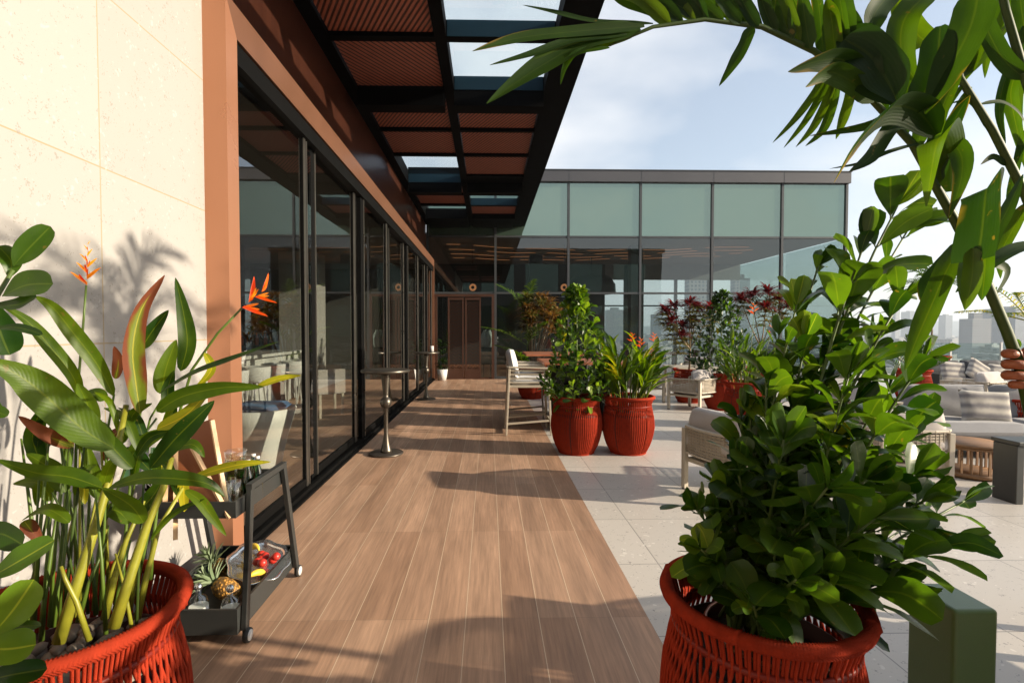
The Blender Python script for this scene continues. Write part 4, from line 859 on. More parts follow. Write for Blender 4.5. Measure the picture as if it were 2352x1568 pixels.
for k in range(26):
    x = random.uniform(60, 350); Yb = random.uniform(1.42, 1.75); yb = 1460-(Yb-1.42)*330; dx = random.uniform(-60, 90); hh = random.uniform(150, 420)
    stalk([(x, yb, Yb), (x+dx*.4, yb-hh*.5, Yb+.02), (x+dx, yb-hh, Yb+.05)], random.uniform(8, 20), 5, random.choice(('stalk', 'stalk_green', 'stalk_green', 'petiole')))
W(st.build('stalks', HP))
lf = mb('leaf_heli')
def xl(pts, wpx, m='leaf_heli', prof='lance', fold=.28, nrm=None, wave=.05, n=16, B=None, twist=0):
    q = [P(*p) for p in pts]; mid = q[len(q)//2]; Y = sum(p[2] for p in pts)/len(pts)
    if nrm is None: nrm = (Vector((0, 0, CAMH))-mid).normalized()+Vector((0, 0, .45))+rv(.15)
    B = B or lf; B.use(m); B.leaf(q, wpx*(.66 if m in ('leaf_heli', 'leaf_dry', 'leaf_yellow') else .80 if 'palm' in m else .92)/F*Y*1.08, nrm, prof, fold, wave, n, twist)
xl([(262,1030,1.45),(190,985,1.42),(100,905,1.38),(40,860,1.35),(-40,825,1.3)], 118)
xl([(262,910,1.6),(222,835,1.58),(165,760,1.55),(120,705,1.52),(80,680,1.5)], 52)
xl([(185,912,1.65),(165,860,1.62),(110,790,1.6),(60,735,1.58),(0,700,1.55)], 46)
xl([(322,950,1.6),(312,880,1.6),(305,800,1.6),(325,710,1.62),(378,632,1.65)], 66, 'leaf_dry', fold=.5)
xl([(415,852,1.8),(430,790,1.8),(422,720,1.8),(403,638,1.82)], 52)
xl([(325,800,1.8),(350,760,1.8),(387,712,1.82)], 44)
xl([(372,905,1.75),(380,850,1.76),(405,780,1.78)], 58, 'leaf_heli')
xl([(365,905,1.62),(440,862,1.62),(520,832,1.66),(590,805,1.7),(640,785,1.75)], 48, nrm=Vector((.2,-.4,1)), fold=.35)
xl([(360,945,1.58),(420,910,1.58),(510,890,1.6),(605,888,1.64)], 56)
xl([(590,888,1.66),(640,870,1.68),(692,862,1.7)], 24, 'leaf_yellow')
xl([(345,1075,1.5),(400,1010,1.5),(450,960,1.5),(492,920,1.52)], 66)
xl([(440,1098,1.7),(500,1078,1.7),(560,1065,1.7),(622,1060,1.72)], 30, 'leaf_yellow')
xl([(250,1120,1.35),(330,1098,1.35),(420,1100,1.36),(480,1112,1.38),(516,1140,1.4)], 54, nrm=Vector((.1,-.75,.8)))
xl([(235,1120,1.42),(160,1095,1.4),(80,1085,1.38),(-10,1055,1.35)], 66)
xl([(305,1075,1.5),(262,1030,1.48),(215,968,1.46)], 56)
xl([(330,1200,1.45),(300,1160,1.44),(235,1120,1.42)], 62, nrm=Vector((.1,-.9,.4)))
xl([(170,1025,1.55),(110,1000,1.52),(42,955,1.5)], 44, 'leaf_dry')
xl([(160,1200,1.4),(110,1170,1.4),(50,1195,1.4)], 46)
xl([(55,1195,1.42),(70,1215,1.42),(98,1250,1.42)], 44, 'leaf_dry')
xl([(425,1125,1.6),(460,1150,1.6),(490,1190,1.6),(520,1230,1.6)], 36)
xl([(345,1240,1.62),(400,1180,1.6),(470,1145,1.6)], 26)
xl([(205,1000,1.55),(205,940,1.55),(178,880,1.56)], 62, fold=.6)
xl([(265,870,1.72),(272,830,1.72),(262,795,1.72)], 32, 'leaf_dry')
xl([(360,985,1.66),(430,950,1.66),(495,880,1.68)], 46, 'leaf_yellow')
xl([(470,810,1.8),(485,850,1.8),(440,900,1.8)], 26, 'leaf_yellow')
xl([(290,1060,1.7),(340,1010,1.7),(395,985,1.7)], 50)
xl([(400,960,1.72),(385,900,1.72),(400,850,1.72)], 40)
xl([(150,1130,1.6),(120,1080,1.6),(60,1040,1.6)], 60)
xl([(250,1150,1.65),(215,1100,1.65),(200,1020,1.65)], 56)
xl([(310,1180,1.66),(350,1140,1.66),(380,1090,1.66)], 52)
xl([(345,1080,1.72),(300,1040,1.72),(250,1050,1.72)], 46)
xl([(180,960,1.7),(130,985,1.7),(90,1060,1.7)], 46)
xl([(120,1150,1.62),(90,1110,1.62),(30,1110,1.62)], 50)
xl([(300,1200,1.7),(260,1170,1.7),(210,1200,1.7)], 60, 'leaf_heli')
xl([(380,1040,1.62),(440,1020,1.62),(470,1050,1.62)], 36)
xl([(240,920,1.66),(215,905,1.66),(150,930,1.66)], 44)
xl([(100,1080,1.68),(75,1000,1.68),(100,930,1.68)], 50)
for k in range(22):
    x = random.uniform(70, 430); y = random.uniform(960, 1200); Y = random.uniform(1.5, 1.8); dx = random.uniform(-70, 70); L_ = random.uniform(70, 130)
    xl([(x, y, Y), (x+dx*.5, y-L_*.6, Y+random.uniform(-.05, .05)), (x+dx*1.3, y-L_*.8, Y+random.uniform(-.1, .1))], random.uniform(20, 36), random.choice(('leaf_heli', 'leaf_heli', 'leaf_yellow', 'leaf_dry')))
W(lf.build('foliage', HP))
heliflower(HP, P(200,655,1.78), .115, Vector((.04,0,1)), ('yellow_petal', 'orange_petal'), 8, world=True)
heliflower(HP, P(556,706,1.86), .175, Vector((.75,0,.6)), ('orange_petal', 'yellow_petal'), 4, world=True, side=Vector((-.35,.1,.75)))
# ------------------------------------------------------------------ shrub at the very left edge
LS = thing('potted_shrub', 'round leaved green shrub reaching in at the left edge of the view', 'potted plant', (-1.32, 1.0, 0), 0, 'red rope pots with plants')
add_pot(LS, .95, .5); lf = mb('leaf_clusia'); st = mb('stem'); random.seed(15)
o = Vector((-1.32, 1.0, .55))
def tw(tip, mid, leaves):
    t = P(*tip); m_ = P(*mid); st.tube([bez(o, m_, t, k/10) for k in range(11)], [.011-.0007*k for k in range(11)], 6)
    for l in leaves: xl(*l)
tw((30,620,1.12), (-160,900,1.05), [([(30,612,1.12),(62,575,1.13),(116,520,1.15)], 52, 'leaf_clusia', 'obo'), ([(5,680,1.1),(60,655,1.1),(122,652,1.1)], 66, 'leaf_clusia', 'obo'), ([(20,640,1.12),(25,600,1.13),(-5,565,1.14)], 44, 'leaf_clusia', 'obo'), ([(-20,700,1.1),(40,700,1.1),(85,682,1.1)], 40, 'leaf_clusia', 'obo'), ([(-15,690,1.12),(0,760,1.12),(22,815,1.12)], 70, 'leaf_clusia', 'obo'), ([(-20,755,1.08),(40,752,1.08),(98,768,1.08)], 20, 'leaf_clusia', 'obo'), ([(-10,905,1.08),(-10,940,1.08),(18,955,1.08)], 30, 'leaf_clusia', 'obo')])
tw((-20,1290,1.02), (-200,1330,1.0), [([(-30,1330,1.0),(40,1290,1.0),(125,1240,1.02)], 62, 'leaf_clusia_light', 'obo'), ([(-30,1470,.98),(30,1400,.99),(78,1330,1.0)], 80, 'leaf_clusia_light', 'obo'), ([(-60,1480,.95),(10,1490,.96),(82,1480,.98)], 84, 'leaf_clusia_light', 'obo'), ([(-50,1568,.95),(20,1550,.96),(108,1535,.98)], 54, 'leaf_clusia', 'obo'), ([(-40,1250,1.04),(0,1225,1.04),(52,1250,1.04)], 60, 'leaf_clusia', 'obo'), ([(-30,1460,1.0),(30,1440,1.0),(95,1435,1.0)], 24, 'leaf_clusia', 'obo')])
for k in range(12):
    a = random.uniform(1.5, 4.8); z = random.uniform(.7, 1.6); tip = o+Vector((math.cos(a)*.3, math.sin(a)*.3, z-.5)); twig(lf, st, o, o+Vector((0, 0, (z-.5)*.6)), tip, 4, .14, .07, .006, .003, .4)
W(st.build('stem', LS)); W(lf.build('foliage', LS))
# ------------------------------------------------------------------ held palm fronds, right
PF = thing('palm_frond', 'big arching palm frond held up by the hand at the right edge', 'palm frond', tuple(P(2345, 845, 1.05)), 0, 'palm fronds in the right foreground')
lf = mb('leaf_palm'); st = mb('petiole'); random.seed(17)
rach = [(2368,960,1.06),(2345,850,1.05),(2312,760,1.05),(2262,640,1.05),(2190,500,1.05),(2095,330,1.04),(1990,215,1.03),(1870,118,1.02),(1750,62,1.01),(1620,45,1.0),(1500,62,.99),(1400,105,.98)]
st.tube([P(*p) for p in rach], [.0105,.0105,.010,.0095,.009,.0075,.0065,.006,.005,.004,.0035,.002], 9); W(st.build('petiole', PF))
S = 'strap'
for tup in (
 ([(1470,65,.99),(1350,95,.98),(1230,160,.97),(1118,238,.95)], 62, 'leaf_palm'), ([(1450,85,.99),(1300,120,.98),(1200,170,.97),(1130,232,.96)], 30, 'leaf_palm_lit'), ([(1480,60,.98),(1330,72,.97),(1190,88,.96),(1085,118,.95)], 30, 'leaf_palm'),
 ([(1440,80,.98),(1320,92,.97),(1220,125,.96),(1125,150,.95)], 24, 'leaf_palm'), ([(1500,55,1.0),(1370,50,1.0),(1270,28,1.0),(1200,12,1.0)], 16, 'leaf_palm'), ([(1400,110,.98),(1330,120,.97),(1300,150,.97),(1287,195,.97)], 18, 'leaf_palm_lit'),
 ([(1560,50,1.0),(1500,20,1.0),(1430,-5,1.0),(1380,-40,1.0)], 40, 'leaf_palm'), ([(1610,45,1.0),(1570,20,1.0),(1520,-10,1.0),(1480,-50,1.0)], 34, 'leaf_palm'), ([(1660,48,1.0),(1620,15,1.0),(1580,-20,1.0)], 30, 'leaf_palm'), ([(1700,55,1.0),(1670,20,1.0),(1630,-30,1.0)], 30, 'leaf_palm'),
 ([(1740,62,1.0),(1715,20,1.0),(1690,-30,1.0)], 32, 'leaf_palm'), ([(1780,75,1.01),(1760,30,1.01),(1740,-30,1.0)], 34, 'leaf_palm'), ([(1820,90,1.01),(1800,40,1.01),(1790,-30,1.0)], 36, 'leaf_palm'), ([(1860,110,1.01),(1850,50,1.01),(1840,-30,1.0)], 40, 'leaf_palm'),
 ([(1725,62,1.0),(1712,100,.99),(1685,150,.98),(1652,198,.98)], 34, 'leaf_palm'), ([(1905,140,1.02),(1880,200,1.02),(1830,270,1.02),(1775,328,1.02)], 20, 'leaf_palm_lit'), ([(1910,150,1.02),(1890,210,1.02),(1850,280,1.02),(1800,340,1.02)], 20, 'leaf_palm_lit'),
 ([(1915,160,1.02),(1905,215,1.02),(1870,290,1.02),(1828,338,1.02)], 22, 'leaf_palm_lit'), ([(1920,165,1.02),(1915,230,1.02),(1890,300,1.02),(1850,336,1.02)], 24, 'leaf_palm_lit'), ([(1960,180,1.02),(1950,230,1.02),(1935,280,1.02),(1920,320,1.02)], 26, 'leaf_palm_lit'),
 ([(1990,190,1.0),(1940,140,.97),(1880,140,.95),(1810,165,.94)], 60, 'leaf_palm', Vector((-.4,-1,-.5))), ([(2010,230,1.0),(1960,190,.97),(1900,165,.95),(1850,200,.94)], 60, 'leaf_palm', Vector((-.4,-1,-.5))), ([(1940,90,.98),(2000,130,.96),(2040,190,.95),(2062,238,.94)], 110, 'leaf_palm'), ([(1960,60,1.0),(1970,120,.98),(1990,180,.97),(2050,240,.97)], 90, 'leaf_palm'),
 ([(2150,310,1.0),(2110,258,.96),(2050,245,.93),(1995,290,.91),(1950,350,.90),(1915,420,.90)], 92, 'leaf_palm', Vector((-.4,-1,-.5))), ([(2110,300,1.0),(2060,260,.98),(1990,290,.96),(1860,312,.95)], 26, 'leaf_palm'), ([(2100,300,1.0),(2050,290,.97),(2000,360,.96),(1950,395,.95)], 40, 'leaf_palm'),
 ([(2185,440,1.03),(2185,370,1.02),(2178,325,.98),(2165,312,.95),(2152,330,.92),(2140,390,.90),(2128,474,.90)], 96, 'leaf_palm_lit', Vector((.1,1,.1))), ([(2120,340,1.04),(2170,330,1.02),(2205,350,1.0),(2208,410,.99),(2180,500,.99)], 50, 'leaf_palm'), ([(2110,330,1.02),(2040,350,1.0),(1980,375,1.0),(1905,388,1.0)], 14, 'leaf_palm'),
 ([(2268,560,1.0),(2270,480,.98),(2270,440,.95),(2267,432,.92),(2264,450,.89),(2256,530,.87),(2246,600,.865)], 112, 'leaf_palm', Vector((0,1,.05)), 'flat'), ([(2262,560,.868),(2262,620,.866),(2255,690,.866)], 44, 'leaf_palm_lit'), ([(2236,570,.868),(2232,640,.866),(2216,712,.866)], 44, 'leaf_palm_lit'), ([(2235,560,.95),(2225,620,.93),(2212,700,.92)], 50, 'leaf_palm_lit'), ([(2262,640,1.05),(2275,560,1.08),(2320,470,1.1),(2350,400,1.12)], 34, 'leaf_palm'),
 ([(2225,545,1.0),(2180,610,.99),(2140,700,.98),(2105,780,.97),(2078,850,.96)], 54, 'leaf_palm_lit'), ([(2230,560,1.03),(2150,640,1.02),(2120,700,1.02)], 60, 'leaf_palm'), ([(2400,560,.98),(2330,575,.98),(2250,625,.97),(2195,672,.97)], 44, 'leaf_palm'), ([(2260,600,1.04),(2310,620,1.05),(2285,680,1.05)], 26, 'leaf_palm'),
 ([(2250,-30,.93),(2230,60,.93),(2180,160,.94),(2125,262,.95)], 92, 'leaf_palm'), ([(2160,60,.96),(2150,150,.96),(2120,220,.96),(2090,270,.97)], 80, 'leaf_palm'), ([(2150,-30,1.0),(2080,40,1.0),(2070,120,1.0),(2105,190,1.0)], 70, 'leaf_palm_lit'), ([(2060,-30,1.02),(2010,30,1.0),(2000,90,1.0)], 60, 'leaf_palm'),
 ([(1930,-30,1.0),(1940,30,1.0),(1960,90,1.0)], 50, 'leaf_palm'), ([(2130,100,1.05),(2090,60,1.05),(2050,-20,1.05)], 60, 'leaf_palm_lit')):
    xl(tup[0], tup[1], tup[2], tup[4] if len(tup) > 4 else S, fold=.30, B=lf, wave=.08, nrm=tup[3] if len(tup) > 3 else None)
for k in range(46):          # the many leaflets of the arch
    f = 4.3+k/46*5.5; i = int(f); g_ = f-i; a_, c_ = rach[i], rach[i+1]; x, y, Y = (a_[j]+(c_[j]-a_[j])*g_ for j in range(3)); tx_, ty_ = c_[0]-a_[0], c_[1]-a_[1]; l_ = math.hypot(tx_, ty_); tx_ /= l_; ty_ /= l_
    sg = 1 if k % 2 else -1; px_, py_ = -ty_*sg, tx_*sg; up_ = py_ < 0; LL = random.uniform(200, 300)*(1 if up_ else .62); ex, ey = px_*.75+tx_*.75, py_*.75+ty_*.75; dz = random.uniform(-.10, .16)
    if not up_: continue
    xl([(x, y, Y), (x+ex*LL*.45, y+ey*LL*.45-8, Y+dz*.5), (x+ex*LL*.95, y+ey*LL*.9+LL*.18, Y+dz)], random.uniform(24, 44), random.choice(('leaf_palm', 'leaf_palm', 'leaf_palm_lit')), S, fold=.3, B=lf, wave=.08)
W(lf.build('leaflets', PF))
PF2 = thing('palm_frond', 'palm frond with upright stem crossing the top right corner', 'palm frond', tuple(P(2380, 560, 1.2)), 0, 'palm fronds in the right foreground')
lf = mb('leaf_palm'); st = mb('petiole')
st.tube([P(*p) for p in [(2400,560,1.2),(2352,440,1.2),(2280,300,1.2),(2205,180,1.2),(2190,120,1.2)]], [.011,.010,.009,.008,.007], 8); st.tube([P(*p) for p in [(2400,320,1.15),(2352,170,1.15),(2312,30,1.15),(2290,-60,1.15)]], [.010,.009,.008,.008], 8); W(st.build('petiole', PF2))
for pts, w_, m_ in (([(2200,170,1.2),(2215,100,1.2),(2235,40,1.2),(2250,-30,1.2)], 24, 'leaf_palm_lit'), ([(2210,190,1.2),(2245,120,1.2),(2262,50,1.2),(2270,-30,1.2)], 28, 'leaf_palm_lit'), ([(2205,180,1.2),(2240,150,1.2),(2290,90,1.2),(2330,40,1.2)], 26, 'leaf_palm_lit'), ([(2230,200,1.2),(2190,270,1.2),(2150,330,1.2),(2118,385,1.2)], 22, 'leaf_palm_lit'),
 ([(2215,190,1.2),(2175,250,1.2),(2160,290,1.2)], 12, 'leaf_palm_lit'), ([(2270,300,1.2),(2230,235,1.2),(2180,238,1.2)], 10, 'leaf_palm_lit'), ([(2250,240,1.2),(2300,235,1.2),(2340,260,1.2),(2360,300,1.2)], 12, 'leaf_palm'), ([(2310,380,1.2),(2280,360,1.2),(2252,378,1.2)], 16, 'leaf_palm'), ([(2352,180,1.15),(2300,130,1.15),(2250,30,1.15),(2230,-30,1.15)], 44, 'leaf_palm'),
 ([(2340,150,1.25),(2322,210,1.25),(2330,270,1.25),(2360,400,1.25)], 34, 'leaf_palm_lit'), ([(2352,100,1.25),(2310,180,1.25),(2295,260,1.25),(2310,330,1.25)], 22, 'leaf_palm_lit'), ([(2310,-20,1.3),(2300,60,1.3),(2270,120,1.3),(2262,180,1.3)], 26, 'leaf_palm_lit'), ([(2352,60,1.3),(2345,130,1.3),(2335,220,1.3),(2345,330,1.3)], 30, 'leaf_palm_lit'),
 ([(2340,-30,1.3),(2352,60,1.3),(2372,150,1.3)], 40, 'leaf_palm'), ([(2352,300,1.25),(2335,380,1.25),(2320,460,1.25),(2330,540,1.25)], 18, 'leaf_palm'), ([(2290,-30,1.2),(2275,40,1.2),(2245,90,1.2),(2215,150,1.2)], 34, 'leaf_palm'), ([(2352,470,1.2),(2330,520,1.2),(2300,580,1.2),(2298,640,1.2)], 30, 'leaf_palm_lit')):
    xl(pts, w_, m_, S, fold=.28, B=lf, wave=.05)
W(lf.build('leaflets', PF2))

SP = thing('potted_shrub', 'unseen leafy shrub in red pot, added past the right edge to shade the big shrub', 'potted plant', (2.85, .92, 0), 0, 'red rope pots with plants')  # added out of view to shade the big shrub's pot and lower leaves
add_pot(SP, 1.0, .3); cone_shrub(SP, .62, 1.75, .52, 60, .16, .085, ('leaf_clusia', 'leaf_clusia_light'), 77, per=4)

q = [o for o in bpy.data.objects if o.get('label', '').startswith('slender palm')][0]
dup(q, (3.35, 1.50, 0), 1.0, 'unseen tall palm in red pot, added past the right edge to shadow the stone wall', scale=1.12)  # palm copy added out of view for its dappled shadow on the stone wall
# ------------------------------------------------------------------ bar tables by the glass
def cocktail():
    t = thing('cocktail_table', 'nearer of two round bronze standing tables beside the glass doors', 'table', (0, 0, 0), 0, 'round standing tables')
    b = mb('bronze_dark'); b.lathe([(.02,0),(.205,0),(.212,.006),(.212,.018),(.20,.026),(.02,.028)], 48); b.build('base_plate', t)
    b = mb('bronze'); b.lathe([(.03,.028),(.075,.028),(.068,.05),(.045,.13),(.031,.22),(.027,.26),(.027,.57),(.03,.575),(.052,.59),(.066,.615),(.072,.645),(.066,.675),(.052,.70),(.033,.712),(.033,.74),(.045,.86),(.058,.97),(.066,1.02),(.03,1.02)], 32); b.build('column', t)
    b = mb('bronze'); b.lathe([(.02,1.02),(.28,1.02),(.298,1.026),(.30,1.035),(.30,1.050),(.294,1.056),(.02,1.056)], 56); b.build('table_top', t)
    return t
t1 = cocktail(); q = G(887, 1042); t1.location = (q.x, q.y, 0)
q = G(979, 917); dup(t1, (q.x, q.y, 0), label='farther of two round bronze standing tables beside the glass doors')
b = mb('white_fabric'); b.lathe([(.02,0),(.045,0),(.045,.13),(.02,.13)], 20, (q.x+.12, q.y+.05, 1.058)); tag(b.build('candle'), 'white pillar candle on the farther bronze standing table', 'candle')
# ------------------------------------------------------------------ bar stool, high table
def stool():
    t = thing('bar_stool', 'cream bar stool with white back cushion and woven sides at the wooden high table', 'bar stool', (0, 0, 0), 0, 'cream bar stools')
    for x, y in ((-.33, -.29), (.33, -.29), (-.33, .29), (.33, .29)):
        b = mb('cream_metal'); tx = x*.86; top = 1.0 if x < 0 else .98
        b.bar((x, y, 0), (tx, y*.95, top), .026, .026, w2=.034, h2=.034); bevel(b.build('leg', t))
    b = mb('cream_metal'); b.box(-.31, .31, -.28, .28, .70, .735)
    for y in (-.28, .28): b.bar((-.30, y, 1.0), (.30, y, .985), .045, .025)
    b.bar((-.30, -.28, 1.0), (-.30, .28, 1.0), .045, .025); bevel(b.build('seat_frame', t))
    b = mb('cream_metal')
    b.bar((.32, -.285, .22), (.32, .285, .22), .026)
    for y in (-.285, .285): b.bar((-.32, y, .17), (.32, y, .22), .026)
    b.build('footrest', t)
    b = mb('cream_rope')
    for y in (-.28, .28):
        for k in range(4): z = .775+k*.06; b.bar((-.29, y, z), (.29, y, z), .006, .020)
    for k in range(5): z = .76+k*.05; b.bar((-.29, -.28, z), (-.29, .28, z), .006, .026)
    b.build('woven_sides', t)
    b = mb('white_fabric'); b.pillow((0, 0, .79), .56, .52, .12); b.build('seat_cushion', t)
    b = mb('white_fabric'); b.pillow((-.23, 0, 1.02), .42, .50, .15, rot(0, math.radians(78), 0)); b.build('back_cushion', t); return t
s1 = stool(); a = G(1163, 1000); s1.location = (a.x+.33, a.y+.29, 0)
dup(s1, (a.x+.36, a.y+1.08, 0), label='second cream bar stool, just behind the first one at the wooden high table')
HT = thing('high_table', 'dark red wood high table on a black pedestal behind the bar stool', 'table', (1.45, 8.2, 0))
b = mb('table_wood'); b.box(-.62, .75, -.55, .6, 1.02, 1.06); bevel(b.build('table_top', HT), .006)
b = mb('table_wood'); b.box(-.80, .2, .62, 1.7, 1.09, 1.13); bevel(b.build('table_top', HT), .006)
b = mb('black'); b.box(-.42, -.30, -.4, .5, 0, 1.02); b.box(.3, .42, -.4, .5, 0, 1.02); b.box(-.3, .3, .9, 1.4, 0, 1.09); b.build('pedestal', HT)
# ------------------------------------------------------------------ armchairs
def armchair():
    t = thing('armchair', 'cream', 'armchair', (0, 0, 0), 0, 'cream rope armchairs')
    for x, y in ((-.34, .32), (.34, .32), (-.30, -.33), (.30, -.33)):
        b = mb('cream_metal'); b.box(x-.024, x+.024, y-.024, y+.024, .012, .60); b.use('rubber'); b.box(x-.02, x+.02, y-.02, y+.02, 0, .012); bevel(b.build('leg', t))
    b = mb('cream_metal'); b.box(-.31, .31, -.31, .31, .27, .31)
    path = [(.36,.34),(.365,.1),(.36,-.12),(.33,-.27),(.26,-.34),(.12,-.365),(0,-.37),(-.12,-.365),(-.26,-.34),(-.33,-.27),(-.36,-.12),(-.365,.1),(-.36,.34)]
    def ht(y): return .62-.03*max(0, (y+.2))
    for p, q in zip(path, path[1:]): b.bar((p[0], p[1], ht(p[1])), (q[0], q[1], ht(q[1])), .042, .022); b.bar((p[0], p[1], .37), (q[0], q[1], .37), .026, .02)
    bevel(b.build('frame', t))
    b = mb('cream_rope')
    for k in range(8):
        z = .395+k*.027
        for p, q in zip(path, path[1:]): b.bar((p[0]*.985, p[1]*.985, z), (q[0]*.985, q[1]*.985, z), .007, .019)
    for (p, q) in zip(path, path[1:]):
        for f in (.2, .5, .8): x = p[0]+(q[0]-p[0])*f; y = p[1]+(q[1]-p[1])*f; b.bar((x*.99, y*.99, .37), (x*.99, y*.99, .61), .006, .010)
    b.build('woven_band', t)
    b = mb('cushion'); b.pillow((0, .02, .40), .64, .64, .17, p=.16); b.build('seat_cushion', t)
    b = mb('cushion'); b.pillow((0, -.23, .60), .66, .40, .20, rot(math.radians(78), 0, 0), p=.26); b.build('back_cushion', t); return t
c1 = armchair(); c1['label'] = 'nearest cream rope armchair, its back to the wooden walkway, half behind the big shrub'
c1.location = (2.32, 4.75, 0); c1.rotation_euler.z = math.radians(-72)
dup(c1, (3.98, 9.85, 0), math.radians(34), 'cream rope armchair just right of the pair of red pots, seen from behind')
dup(c1, (3.35, 11.1, 0), math.radians(-80), 'grey shaded armchair between the strappy red pot plant and the red tufted tree')
dup(c1, (3.97, 4.95, 0), math.radians(-4), 'cream rope armchair with big rolled back cushion right of the big shrub')
dup(c1, (5.7, 14.0, 0), math.radians(150), 'white armchair far back behind the trunk of the red tufted tree')
dup(c1, (5.05, 6.9, 0), math.radians(-95), 'cream armchair beside the left end of the grey sofa, behind the shrub leaves')
dup(c1, (2.15, 11.8, 0), math.radians(170), 'pale armchair seen between the two red pots, near the glass building')
dup(c1, (3.05, 2.05, 0), math.radians(-80), 'unseen cream rope armchair, added outside the right edge to cast the walkway shadow')  # unseen chair added for the shadow it lays across the walkway
dup(c1, (8.9, 9.2, 0), math.radians(20), 'cream armchair near the dark corner sofa at the right edge')
LT = thing('dining_table', 'low cream table in front of the shaded armchair among the red pots', 'table', (4.6, 11.5, 0)); b = mb('cream_metal'); b.box(-.5, .5, -.5, .5, .68, .72); bevel(b.build('table_top', LT)); 
for x in (-.45, .45):
    for y in (-.45, .45): b = mb('cream_metal'); b.box(x-.025, x+.025, y-.025, y+.025, 0, .68); b.build('leg', LT)
# ------------------------------------------------------------------ sofas
def sofa(name, lab, loc, rz, w, fab='grey_fabric', dark=False, n=2):
    t = thing(name, lab, 'sofa', loc, rz, 'grey lounge sofas'); b = mb('charcoal'); b.box(-w/2, w/2, -.42, .42, .10, .22)
    for x in (-w/2+.04, w/2-.04):
        for y in (-.38, .38): b.box(x-.03, x+.03, y-.03, y+.03, 0, .10)
    b.box(-w/2, w/2, .36, .44, .22, .62); b.box(-w/2-.06, -w/2, -.42, .44, .10, .56); bevel(b.build('frame', t))
    cw = w/n
    for k in range(n):
        b = mb(fab); b.pillow((-w/2+cw*(k+.5), -.04, .33), cw*.99, .82, .20, p=.10); b.build('seat_cushion', t)
        b = mb('dark_fabric' if dark else fab); b.pillow((-w/2+cw*(k+.5), .24, .60), cw*.96, .46, .20, rot(math.radians(80), 0, 0), p=.16); b.build('back_cushion', t)
    return t
def throw(lab, loc, rx, ry, rz, w=.52, h=.34, m='striped'):
    b = mb(m); b.pillow((0, 0, 0), w, .13, h, None) if 0 else b.pillow((0, 0, 0), w, h, .15, rot(math.radians(90), 0, 0), p=.35, corner=.04)
    o = b.build('throw_pillow'); o.location = loc; o.rotation_euler = (math.radians(rx), math.radians(ry), math.radians(rz)); return tag(o, lab, 'pillow', 'throw pillows on the sofas')
sofa('sofa', 'pale grey lounge sofa with charcoal frame at the right edge, city behind it', (6.55, 6.35, 0), math.radians(-4), 2.3, n=2)
throw('light striped pillow lying on the pale grey sofa at the right edge', P(2263, 934, 6.25), -14, 3, -6, .60, .40)
sofa('sofa', 'dark charcoal sofa with striped pillows against the balustrade', (11.6, 11.6, 0), math.radians(-2), 2.9, 'grey_fabric', True, 3)
throw('striped grey pillow upright at the left of the dark charcoal sofa', P(2188, 853, 11.35), -12, 4, 0, .58, .46)
throw('striped grey pillow tipped on its corner in the middle of the dark charcoal sofa', P(2247, 853, 11.3), -12, 32, 0, .56, .46)
throw('striped grey pillow at the right of the dark charcoal sofa', P(2296, 857, 11.3), -12, 6, 0, .52, .40)
def lowtable(name, lab, loc, w, d, h, top='cream_metal', leg='cream_metal', slab=False):
    t = thing(name, lab, 'table', loc); b = mb(top); b.box(-w/2, w/2, -d/2, d/2, h-.035, h); bevel(b.build('table_top', t), .006)
    for x in (-w/2+.04, w/2-.04):
        if slab: b = mb(leg); b.box(x-.035, x+.035, -d/2+.02, d/2-.02, 0, h-.037); bevel(b.build('side_panel', t), .006)
        else:
            for y in (-d/2+.04, d/2-.04): b = mb(leg); b.box(x-.025, x+.025, y-.025, y+.025, 0, h-.037); b.build('leg', t)
    return t
lowtable('lounge_table', 'charcoal slab sided table cut by the right edge of the view', (5.32, 4.52, 0), 1.3, .26, .56, 'charcoal', 'charcoal', True)
lowtable('coffee_table', 'low cream table in front of the dark charcoal sofa', (10.6, 10.2, 0), 1.3, .6, .34)
lowtable('coffee_table', 'low dark wood table between the two sofas at the right', (9.0, 8.0, 0), 1.0, .6, .36, 'table_wood', 'charcoal')
OT = thing('slatted_side_table', 'round oak side table with slatted drum base behind the right armchair', 'table', (5.15, 5.35, 0)); OT.scale = (.8, .8, .8); b = mb('oak')
b.lathe([(.02,.02),(.36,.02),(.36,.07),(.02,.07)], 36); b.lathe([(.02,.38),(.36,.38),(.36,.42),(.02,.42)], 36)
for k in range(22): a = 2*PI*k/22; b.bar((.33*math.cos(a), .33*math.sin(a), .07), (.33*math.cos(a), .33*math.sin(a), .38), .03, .015)
b.build('slatted_base', OT); b = mb('oak'); b.lathe([(.02,.421),(.38,.421),(.385,.435),(.38,.45),(.02,.45)], 40); b.build('table_top', OT)
# ------------------------------------------------------------------ green metal post
GP = thing('metal_post', 'smooth rounded green metal post in the bottom right corner', 'post', (1.655, 1.775, 0)); b = mb('green_paint'); b.box(-.077, .077, -.098, .098, 0, .60); o = b.build('post_body', GP); bevel(o, .014, 4); b = mb('black'); b.box(-.10, .10, -.14, .14, 0, .012); b.build('foot_plate', GP)
